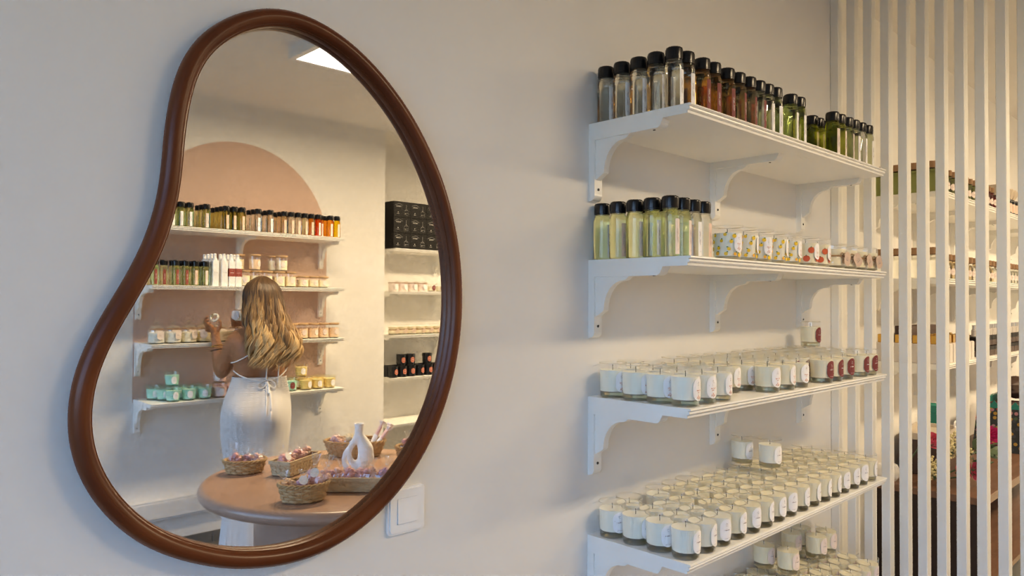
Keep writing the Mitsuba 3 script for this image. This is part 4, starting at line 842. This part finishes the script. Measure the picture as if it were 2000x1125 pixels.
for i, (u, w, a_) in enumerate(((.062, .028, 28), (.088, .002, 36), (.080, -.030, 42))):
    c, s_ = math.cos(math.radians(-42)), math.sin(math.radians(-42)); x, y = .452 + u * c - w * s_, 1.80 + u * s_ + w * c
    t = thing('wax_stick', f'slim wrapped stick with twisted top, {nth(i)} of three, in the large oval basket', 'stick', 'wrapped sticks in the large basket')
    d = V(math.sin(math.radians(a_)), -.1, math.cos(math.radians(a_))); d /= np.linalg.norm(d); p0 = V(x, y, TZ + .022)
    R_ = trimesh.geometry.align_vectors([0, 0, 1], d)
    def Q(m): m = m.copy(); m.apply_transform(R_); m.apply_translation(p0); return mirrored(m)
    obj('wrapper', Q(lathe([(0, 0), (.011, 0), (.012, .004), (.012, .072), (.011, .076), (0, .076)], 16)), 'paper_white', t, 35); obj('stem', Q(lathe([(.009, .076), (.009, .118), (.004, .124)], 14)), 'melt_blush', t, True)
    tw = lathe([(.003, .122), (.006, .128), (.013, .138), (.015, .146), (.009, .144), (.002, .132)], 18); v = np.array(tw.vertices); v[:, :2] *= 1 + .3 * np.sin(5 * np.arctan2(v[:, 1], v[:, 0]))[:, None]; tw.vertices = v
    obj('twisted_top', Q(tw), 'paper_pinkish', t, True)

# ------------------------------------------------------------------ the woman at the shelves opposite (built as seen in the mirror, a = right, b = away, z = up)
PO, PR, PF = V(.47, 2.80, 0), V(.902, -.431, 0), V(.431, .902, 0)
def W_(p): p = np.asarray(p, float); return PO + p[..., :1] * PR + p[..., 1:2] * PF + p[..., 2:3] * V(0, 0, 1)
def to_room(m): m = m.copy(); m.vertices = W_(np.array(m.vertices)); return mirrored(m)
mat('skin', (.35, .155, .068), .5, .4)
woman = thing('person', 'woman with long wavy blonde hair and white knit skirt holding a candle jar, back turned', 'person')
S = lambda a, b, z, r: (V(a, b, z), r)
ch = []
for s in (-1, 1):
    c0 = -.018
    ch.append([S(c0 - .010 + s * .085, -.012, .83, .100), S(c0 + s * .070, 0, .95, .085), S(c0 + s * .056, 0, 1.04, .078), S(c0 + s * .056, -.004, 1.12, .084), S(c0 + s * .066, -.008, 1.20, .088), S(c0 + s * .100, -.005, 1.262, .055)])
    ch.append([S(c0 - .010 + s * .080, -.010, .80, .095), S(-.028 + s * .075, .005, .45, .055), S(-.028 + s * .075, .0, .28, .050), S(-.028 + s * .078, -.02, .075, .032), S(-.028 + s * .082, .05, .030, .028), S(-.028 + s * .085, .12, .022, .020)])
    ch.append([S(c0 + s * .055, .075, 1.175, .058), S(c0 + s * .060, .03, 1.20, .07)])
ch.append([S(-.103, -.004, 1.262, .058), S(-.010, 0, 1.315, .050), S(.075, -.004, 1.262, .058)])
ch.append([S(-.010, 0, 1.28, .060), S(-.012, .012, 1.36, .049), S(-.016, .020, 1.43, .050)])
fd = V(-.62, .785, 0)                       # the way the face looks
hc = V(-.014, .022, 1.515)
Hd = lambda f, z, r, sd=0.0: (hc + f * fd + sd * V(.785, .62, 0) + V(0, 0, z), r)
ch += [[Hd(-.020, .012, .074), Hd(.022, .012, .068)], [Hd(.010, -.01, .066), Hd(.045, -.080, .030)], [Hd(.062, -.088, .016), Hd(.045, -.070, .030)], [Hd(.050, .030, .045), Hd(.050, -.040, .044)], [Hd(.084, .022, .010), Hd(.107, -.022, .0115)], [Hd(.086, -.050, .012, -.012), Hd(.086, -.050, .012, .012)]]
for s in (-1, 1): ch += [[Hd(.068, .030, .018, s * .028), Hd(.070, .030, .016, s * .012)], [Hd(-.004, .008, .016, s * .074), Hd(.000, -.028, .011, s * .070)], [Hd(.058, -.018, .022, s * .032), Hd(.050, -.05, .022, s * .028)]]
# left arm raised with the lid, right arm forward with the jar
ch.append([S(-.128, -.004, 1.262, .055), S(-.158, .004, 1.235, .052), S(-.190, .038, 1.145, .046), S(-.222, .062, 1.060, .042)])
ch.append([S(-.222, .062, 1.060, .042), S(-.236, .078, 1.120, .0405), S(-.252, .100, 1.215, .030), S(-.258, .108, 1.265, .0255)])
ch.append([S(.100, -.004, 1.262, .055), S(.128, .01, 1.230, .052), S(.120, .06, 1.13, .045), S(.095, .12, 1.055, .040)])
ch.append([S(.095, .12, 1.055, .040), S(.045, .145, 1.15, .038), S(-.075, .185, 1.300, .0255)])
ch.append([S(-.258, .108, 1.265, .0245), S(-.262, .111, 1.300, .019)])
for q in range(4): ch.append([S(-.262, .108, 1.282, .018), S(-.283 + .005 * q, .090 + .013 * q, 1.326 - .009 * q, .0118)])
ch.append([S(-.075, .185, 1.300, .0245), S(-.100, .188, 1.325, .018)])
for q in range(4): ch.append([S(-.090, .187, 1.315, .018), S(-.122, .162 + .0135 * q, 1.352 - .006 * q, .0125)])
fing = []
for q in range(4):                          # left hand: four fingers fanned round the lid, thumb at its right
    fing.append([S(-.283 + .005 * q, .090 + .013 * q, 1.326 - .009 * q, .0098), S(-.312 + .001 * q, .080 + .012 * q, 1.347 - .0165 * q, .0084), S(-.315 + .003 * q, .070 + .011 * q, 1.369 - .0185 * q, .0074), S(-.297 + .004 * q, .062 + .010 * q, 1.383 - .0195 * q, .0066)])
fing.append([S(-.256, .106, 1.290, .0120), S(-.236, .098, 1.318, .0105), S(-.233, .096, 1.345, .0088), S(-.240, .096, 1.362, .0078)])
for q in range(4):                          # right hand: four fingers round the front of the jar, thumb on the near side
    b, z = .162 + .0135 * q, 1.352 - .006 * q
    fing.append([S(-.122, b, z, .0100), S(-.166, b - .012, z + .002 - .005 * q, .0080), S(-.176, b - .028, z + .014 - .008 * q, .0070), S(-.168, b - .046, z + .022 - .010 * q, .0062)])
fing.append([S(-.088, .170, 1.318, .0120), S(-.108, .138, 1.342, .0105), S(-.118, .122, 1.366, .0088), S(-.120, .116, 1.382, .0078)])
parts_ = []
ico = np.array(trimesh.creation.icosphere(subdivisions=2, radius=1.0).vertices); ico1 = np.array(trimesh.creation.icosphere(subdivisions=1, radius=1.0).vertices)
for c_, base_ in ((ch, ico), (fing, ico1)):
    for q in c_:
        for (p, r), (p2, r2) in zip(q[:-1], q[1:]): parts_.append(m3.Manifold.hull_points(np.vstack([base_ * r + p, base_ * r2 + p2])))
body = tm(m3.Manifold.batch_boolean(parts_, m3.OpType.Add).refine_to_length(.0078)); body.merge_vertices()
v0 = np.array(body.vertices); trimesh.smoothing.filter_taubin(body, .5, -.53, 50)
hand = np.clip(((v0[:, 2] > 1.285) & ((v0[:, 0] < -.225) | ((v0[:, 1] > .11) & (v0[:, 0] < -.06)))).astype(float), 0, 1)[:, None]
b2 = trimesh.Trimesh(v0, body.faces, process=False); trimesh.smoothing.filter_taubin(b2, .5, -.53, 6)
body.vertices = np.array(body.vertices) * (1 - hand) + np.array(b2.vertices) * hand
obj('body', to_room(body), 'skin', woman, True)
mat('eye_white', (.8, .78, .74), .3); mat('iris', (.10, .06, .03), .2); mat('lip', (.42, .12, .09), .45)
for s in (-1, 1):
    p, _ = Hd(.077, .012, 0, s * .029); k = obj('eye', to_room(moved(trimesh.creation.icosphere(subdivisions=2, radius=.0115), *p)), 'eye_white', woman, True)
    p, _ = Hd(.0845, .012, 0, s * .030); obj('iris', to_room(moved(trimesh.creation.icosphere(subdivisions=2, radius=.0052), *p)), 'iris', k, True)
obj('lips', to_room(tube([Hd(.093, -.050, 0, u)[0] - .18 * abs(u) * fd for u in np.linspace(-.022, .022, 9)], [.001, .003, .0045, .005, .005, .005, .0045, .003, .001], 8, flat=1.2)), 'lip', woman, True)

# skirt
rings = [(1.046, -.017, 0, .142, .100), (1.02, -.018, 0, .149, .106), (.97, -.022, -.004, .165, .118), (.92, -.027, -.010, .179, .130), (.87, -.031, -.014, .188, .138), (.82, -.033, -.014, .191, .140), (.77, -.034, -.012, .190, .137), (.70, -.035, -.006, .184, .130), (.60, -.035, 0, .172, .124), (.48, -.036, .002, .165, .120), (.34, -.037, .004, .168, .124), (.20, -.038, .006, .178, .134), (.08, -.038, .008, .190, .144), (.035, -.038, .008, .195, .148)]
rz_ = np.array(rings)[::-1]; zq = np.linspace(.035, 1.046, 90); NA = 120
cols = [np.interp(zq, rz_[:, 0], rz_[:, i]) for i in range(1, 5)]
from scipy.ndimage import gaussian_filter1d
cols = [gaussian_filter1d(c, 3, mode='nearest') for c in cols]
aa = np.linspace(0, 2 * PI, NA + 1)
A_, Z_ = np.meshgrid(aa, zq); ca, cb, ra, rb = (np.repeat(c[:, None], NA + 1, 1) for c in cols)
bulge = .030 * np.exp(-((Z_ - .845) / .085) ** 2) * (np.exp(-((A_ - (1.5 * PI - .48)) / .36) ** 2) + np.exp(-((A_ - (1.5 * PI + .48)) / .36) ** 2)) + .006 * np.sin(A_ * 7 + Z_ * 3) * np.clip((.6 - Z_) / .4, 0, 1)
sk = np.stack([ca + (ra + bulge * .5) * np.cos(A_), cb + (rb + bulge) * np.sin(A_), Z_], -1).reshape(-1, 3)
i, j = np.meshgrid(np.arange(89), np.arange(NA), indexing='ij'); n1 = NA + 1
q = np.stack([i * n1 + j, i * n1 + j + 1, (i + 1) * n1 + j + 1, (i + 1) * n1 + j], -1).reshape(-1, 4)
skirt = trimesh.Trimesh(sk, np.vstack([q[:, [0, 1, 2]], q[:, [0, 2, 3]]]), process=False)
uvs = np.stack([A_ / (2 * PI) * 1.10, Z_], -1).reshape(-1, 2)
def knit_w(uv):                             # 0 in the holes of the knit, 1 on the yarn: braided columns between openwork ones
    c = uv.x * 60.0; k = dr.floor(c); u = c - k; odd = (k - 2 * dr.floor(k / 2)) > .5
    zig = dr.abs(u - .5) * 2
    r = uv.y * 84.0 + zig * dr.select(odd, .5, -.35); fr_ = r - dr.floor(r)
    braid = smoothstep(.04, .20, fr_) * smoothstep(1.0, .80, fr_)
    r2 = uv.y * 168.0 + zig * .6; f2 = r2 - dr.floor(r2)
    lace = smoothstep(.18, .42, f2) * smoothstep(1.0, .74, f2) * (.45 + .55 * smoothstep(.10, .34, zig))
    return dr.select(odd, braid, .25 + .75 * lace)
scene['knit'] = {'type': 'twosided', 'b': {'type': 'bumpmap', 'arbitrary': proc(lambda p, n, uv: knit_w(uv)), 'scale': .0022, 'nested': {'type': 'principled', 'base_color': proc(lambda p, n, uv: mix((.42, .37, .34), (.86, .84, .82), knit_w(uv))), 'roughness': .8, 'specular': .2}}}
sm_ = to_room(skirt)
scene[woman + '__skirt'] = mikit.ply(sm_, 'knit', True, uv=uvs); tag(woman + '__skirt', 'long fitted white openwork knit skirt')

# halter top: front, straps and bow
from scipy.spatial import cKDTree
allv = np.vstack([np.array(body.vertices), sk + V(0, 0, 0)]); back = allv[(allv[:, 1] < .02) & (allv[:, 2] < 1.33)]
kd = cKDTree(back[:, [0, 2]])
def on_back(a, z, off=.0035):
    idx = kd.query([a, z], 10)[1]; return V(a, np.min(back[idx, 1]) - off, z)
def strap(pts, r, n=22, off=.003): return tube([on_back(a, z, off) for a, z in spline(pts, n)], r, 6)
pz = lambda px, py: ((px - 520) / 361., 1.48 - (py - 584.6) / 343.)
straps = [strap([pz(464, 722), pz(480, 731), pz(502, 737), pz(526, 739), pz(548, 735), pz(566, 723)], .0042), strap([pz(459, 707), pz(470, 703), pz(482, 697), pz(494, 690), pz(508, 681)], .0040), strap([pz(529, 690), pz(528, 715), pz(526.5, 738)], .0040), strap([pz(551, 700), pz(550, 728), pz(548.5, 751)], .0034, off=.006),
          strap([pz(526, 739), pz(517, 742), pz(511.5, 748), pz(514, 753), pz(521, 752), pz(526, 742)], .0034, off=.008), strap([pz(527, 739), pz(537, 740), pz(544, 747), pz(544, 753), pz(536, 751), pz(528, 742)], .0034, off=.008), strap([pz(526, 741), pz(527.5, 770), pz(526.5, 803)], .0034, off=.006), strap([pz(528, 741), pz(536, 775), pz(535, 811)], .0036, off=.006), strap([pz(528, 741), pz(531, 752), pz(531.5, 763)], .0075, off=.006)]
k = thing  # (the straps are one tied piece with the top)
mat('top_white', (.84, .83, .81), .7, .3)
fb = np.array(body.vertices); fn_ = np.array(body.vertex_normals); fc = body.triangles_center
sel = (fc[:, 1] > .035) & (fc[:, 2] > 1.075 + .03 * (fc[:, 1] < .05)) & (fc[:, 2] < 1.215) & (np.abs(fc[:, 0] + .018) < .155) & (fc[:, 1] < .18)
front = trimesh.Trimesh(fb + fn_ * .003, np.array(body.faces)[sel], process=False); front.remove_unreferenced_vertices()
halter = tube(spline([(-.085, .105, 1.20), (-.105, .055, 1.305), (-.082, .012, 1.338), (-.045, -.045, 1.335), (-.010, -.058, 1.335)], 20), .006, 6)
halter2 = tube(spline([(.050, .105, 1.20), (.072, .055, 1.305), (.055, .012, 1.338), (.020, -.045, 1.335), (-.010, -.058, 1.335)], 20), .006, 6)
obj('top', to_room(front), 'top_white', woman, True, label='white tie-back halter top'); obj('top__straps', to_room(cat(straps + [halter, halter2])), 'top_white', woman, True, label='thin white straps tied in a bow', kind='stuff')

# bracelets on the raised arm
def armring(c, d, r, rr):
    d = V(*d) / np.linalg.norm(d); x = np.cross(d, V(0, 1, 0)); x /= np.linalg.norm(x); y = np.cross(d, x)
    return tube([V(*c) + r * (math.cos(a) * x + math.sin(a) * y) for a in np.linspace(0, 2 * PI, 28, endpoint=False)], rr, 6, closed=True)
ad = (-.016, .022, .095)
obj('bracelet', to_room(armring((-.2465, .0937, 1.188), ad, .0355, .0024)), 'dark_brown', woman, True, label='dark cord bracelet')
br2 = cat([armring((-.2515, .0993, 1.212), ad, .0325, .0018)] + [moved(trimesh.creation.icosphere(subdivisions=1, radius=.005), -.252 + .0325 * math.cos(a), .0993 - .030 * abs(math.sin(a)), 1.209) for a in (4.0, 4.4, 4.9, 5.3)])
obj('bracelet', to_room(br2), 'gold', woman, True, label='gold charm bracelet')

# hair
scene['hair_strands'] = {'type': 'twosided', 'b': {'type': 'principled', 'base_color': {'type': 'mesh_attribute', 'name': 'vertex_color'}, 'roughness': .45, 'specular': .4}}
zk = [1.05, 1.12, 1.17, 1.22, 1.28, 1.35, 1.45, 1.53, 1.57, 1.60, 1.62]
aL = [-.060, -.068, -.072, -.074, -.082, -.098, -.112, -.108, -.088, -.050, -.012]
aR = [.100, .155, .198, .212, .178, .145, .112, .094, .070, .030, -.006]
bB = [-.130, -.140, -.150, -.152, -.145, -.125, -.098, -.080, -.058, -.022, .02]
hv, hf, hcol = [], [], []; nv = 0
g = np.random.default_rng(12)
NP_, SD_ = 40, 5
NL, NS = 34, 21
for lock in range(NL + 8):
    Fc = (lock + .5) / NL if lock < NL else g.uniform(.05, .95)
    lay = g.uniform(.004, .030) - (.012 if lock >= NL else 0); ph = 2.4 * lock * .35 + g.uniform(-.7, .7); kk = 2 * PI / g.uniform(.150, .195); sgn = 1
    zend = 1.120 + g.uniform(-.030, .045) + .045 * abs(Fc - .45); lite = g.uniform(-.42, .48)
    for st in range(NS):
        z = np.linspace(1.612 - .02 * g.random(), zend + g.uniform(-.02, .03), NP_)
        F0 = np.clip(Fc + g.normal(0, .012), .0, 1.0)
        L_, R_, B_ = np.interp(z, zk, aL), np.interp(z, zk, aR), np.interp(z, zk, bB)
        a = L_ + (R_ - L_) * F0; side = (2 * F0 - 1)
        kz = np.clip((z - 1.27) / .22, 0, 1); kz = kz * kz * (3 - 2 * kz); depth_ = kz * np.sqrt(np.clip(1 - (.93 * side) ** 2, 0, 1)) + (1 - kz) * (.72 + .28 * np.sqrt(np.clip(1 - side ** 2, 0, 1)))
        b = .030 * (z > 0) * np.clip((z - 1.40) / .1, 0, 1) + (B_ - .030 * np.clip((z - 1.40) / .1, 0, 1)) * depth_ + lay * np.clip((1.5 - z) / .2, 0, 1) * .8
        amp = .0225 * np.clip((1.53 - z) / .25, 0, 1) ** 1.15
        th = kk * z * sgn + ph + g.normal(0, .16) + (st / NS - .5) * 1.5; pull = np.clip((1.52 - z) / .30, 0, 1) * .5; a = a + pull * (L_ + (R_ - L_) * Fc - a)
        a = a + amp * np.sin(th) + g.normal(0, .0012); b = b - .75 * amp * np.cos(th)
        tail = np.clip((1.19 - z) / .08, 0, 1); a = a + tail ** 2 * g.normal(.004, .016); b = b + tail * g.normal(-.004, .010)
        r = (.0027 if st else .0036) * np.clip((np.linspace(1, 0, NP_) * 9), .18, 1) * np.clip(np.linspace(0, 1, NP_) * 12, .4, 1)
        tb = tube(np.stack([a, b, z], 1), r, SD_, caps=False)
        t_ = np.clip((1.52 - z) / .36, 0, 1) ** 1.0; t_ = np.clip(t_ + lite * np.clip((1.60 - z) / .12, 0, 1) + g.normal(0, .13), 0, 1)
        c = np.where(t_[:, None] < .5, V(.060, .031, .014) + (V(.25, .140, .055) - V(.060, .031, .014)) * (t_[:, None] * 2), V(.25, .140, .055) + (V(.66, .45, .21) - V(.25, .140, .055)) * (t_[:, None] * 2 - 1))
        hv.append(np.array(tb.vertices)); hf.append(np.array(tb.faces) + nv); hcol.append(np.repeat(c, SD_, 0)); nv += len(tb.vertices)
hair = trimesh.Trimesh(np.vstack(hv), np.vstack(hf), process=False)
scene[woman + '__hair'] = mikit.ply(to_room(hair), 'hair_strands', True, color=np.clip(np.vstack(hcol), 0, 1)); tag(woman + '__hair', 'long wavy hair, dark at the roots and blonde at the ends', kind='stuff')
mat('hair_under', (.10, .055, .024), .6)
hb = blend([[S(-.012, .008, 1.520, .078), S(-.006, -.010, 1.45, .066)], [S(-.048, -.036, 1.42, .036), S(-.030, -.092, 1.22, .020)], [S(.050, -.036, 1.42, .036), S(.110, -.092, 1.24, .020)], [S(.01, -.046, 1.42, .036), S(.04, -.100, 1.20, .020)]], .014, 8)
obj('hair_mass', to_room(hb), 'hair_under', woman, True)

# what she holds
lid = thing('glass_lid', 'round glass jar lid held up in the woman\'s raised left hand', 'lid')
def held(m, p, rx, rz): return to_room(moved(moved(m, rx=rx), *p, rz=rz))
obj('dome', held(lathe([(.026, 0), (.0275, .004), (.024, .010), (.014, .014), (0, .015)], 24), (-.266, .104, 1.374), 62, -25), 'cup_glass', lid, True)
obj('seal', held(tube([(.0215 * math.cos(a), .0215 * math.sin(a), -.001) for a in np.linspace(0, 2 * PI, 26, endpoint=False)], .0062, 8, closed=True, flat=.8), (-.266, .104, 1.374), 62, -25), 'wax_white', lid, True, label='pale sealing ring'); obj('knob', held(lathe([(0, .014), (.005, .015), (.010, .022), (.010, .030), (0, .034)], 14), (-.266, .104, 1.374), 62, -25), 'base_glass', lid, True)
jar = thing('held_jar', 'open glass candle jar with white tag held in the woman\'s right hand', 'candle')
JP = (-.124, .140, 1.352)
def jr(m): return to_room(moved(m, *JP))
obj('glass', jr(lathe([(0, .0008), (.036, .0008), (.039, .004), (.039, .056), (.034, .064), (.034, .072)], 26)), 'cup_glass', jar, True)
obj('wax', jr(lathe([(0, .004), (.036, .004), (.0378, .008), (.0378, .044), (0, .043)], 26)), 'wax_cream', jar, 35)
obj('twine', jr(tube([(.0355 * math.cos(a), .0355 * math.sin(a), .064) for a in np.linspace(0, 2 * PI, 24, endpoint=False)], .0018, 5, closed=True)), 'twine', jar, True)
obj('tag', jr(moved(paper_tag(.040, .052), -.030, -.043, .036)), 'paper_white', jar, label='white paper tag'); obj('tag__print', jr(moved(tag_marks(.040, .052), -.030, -.0432, .036)), 'ink', jar)
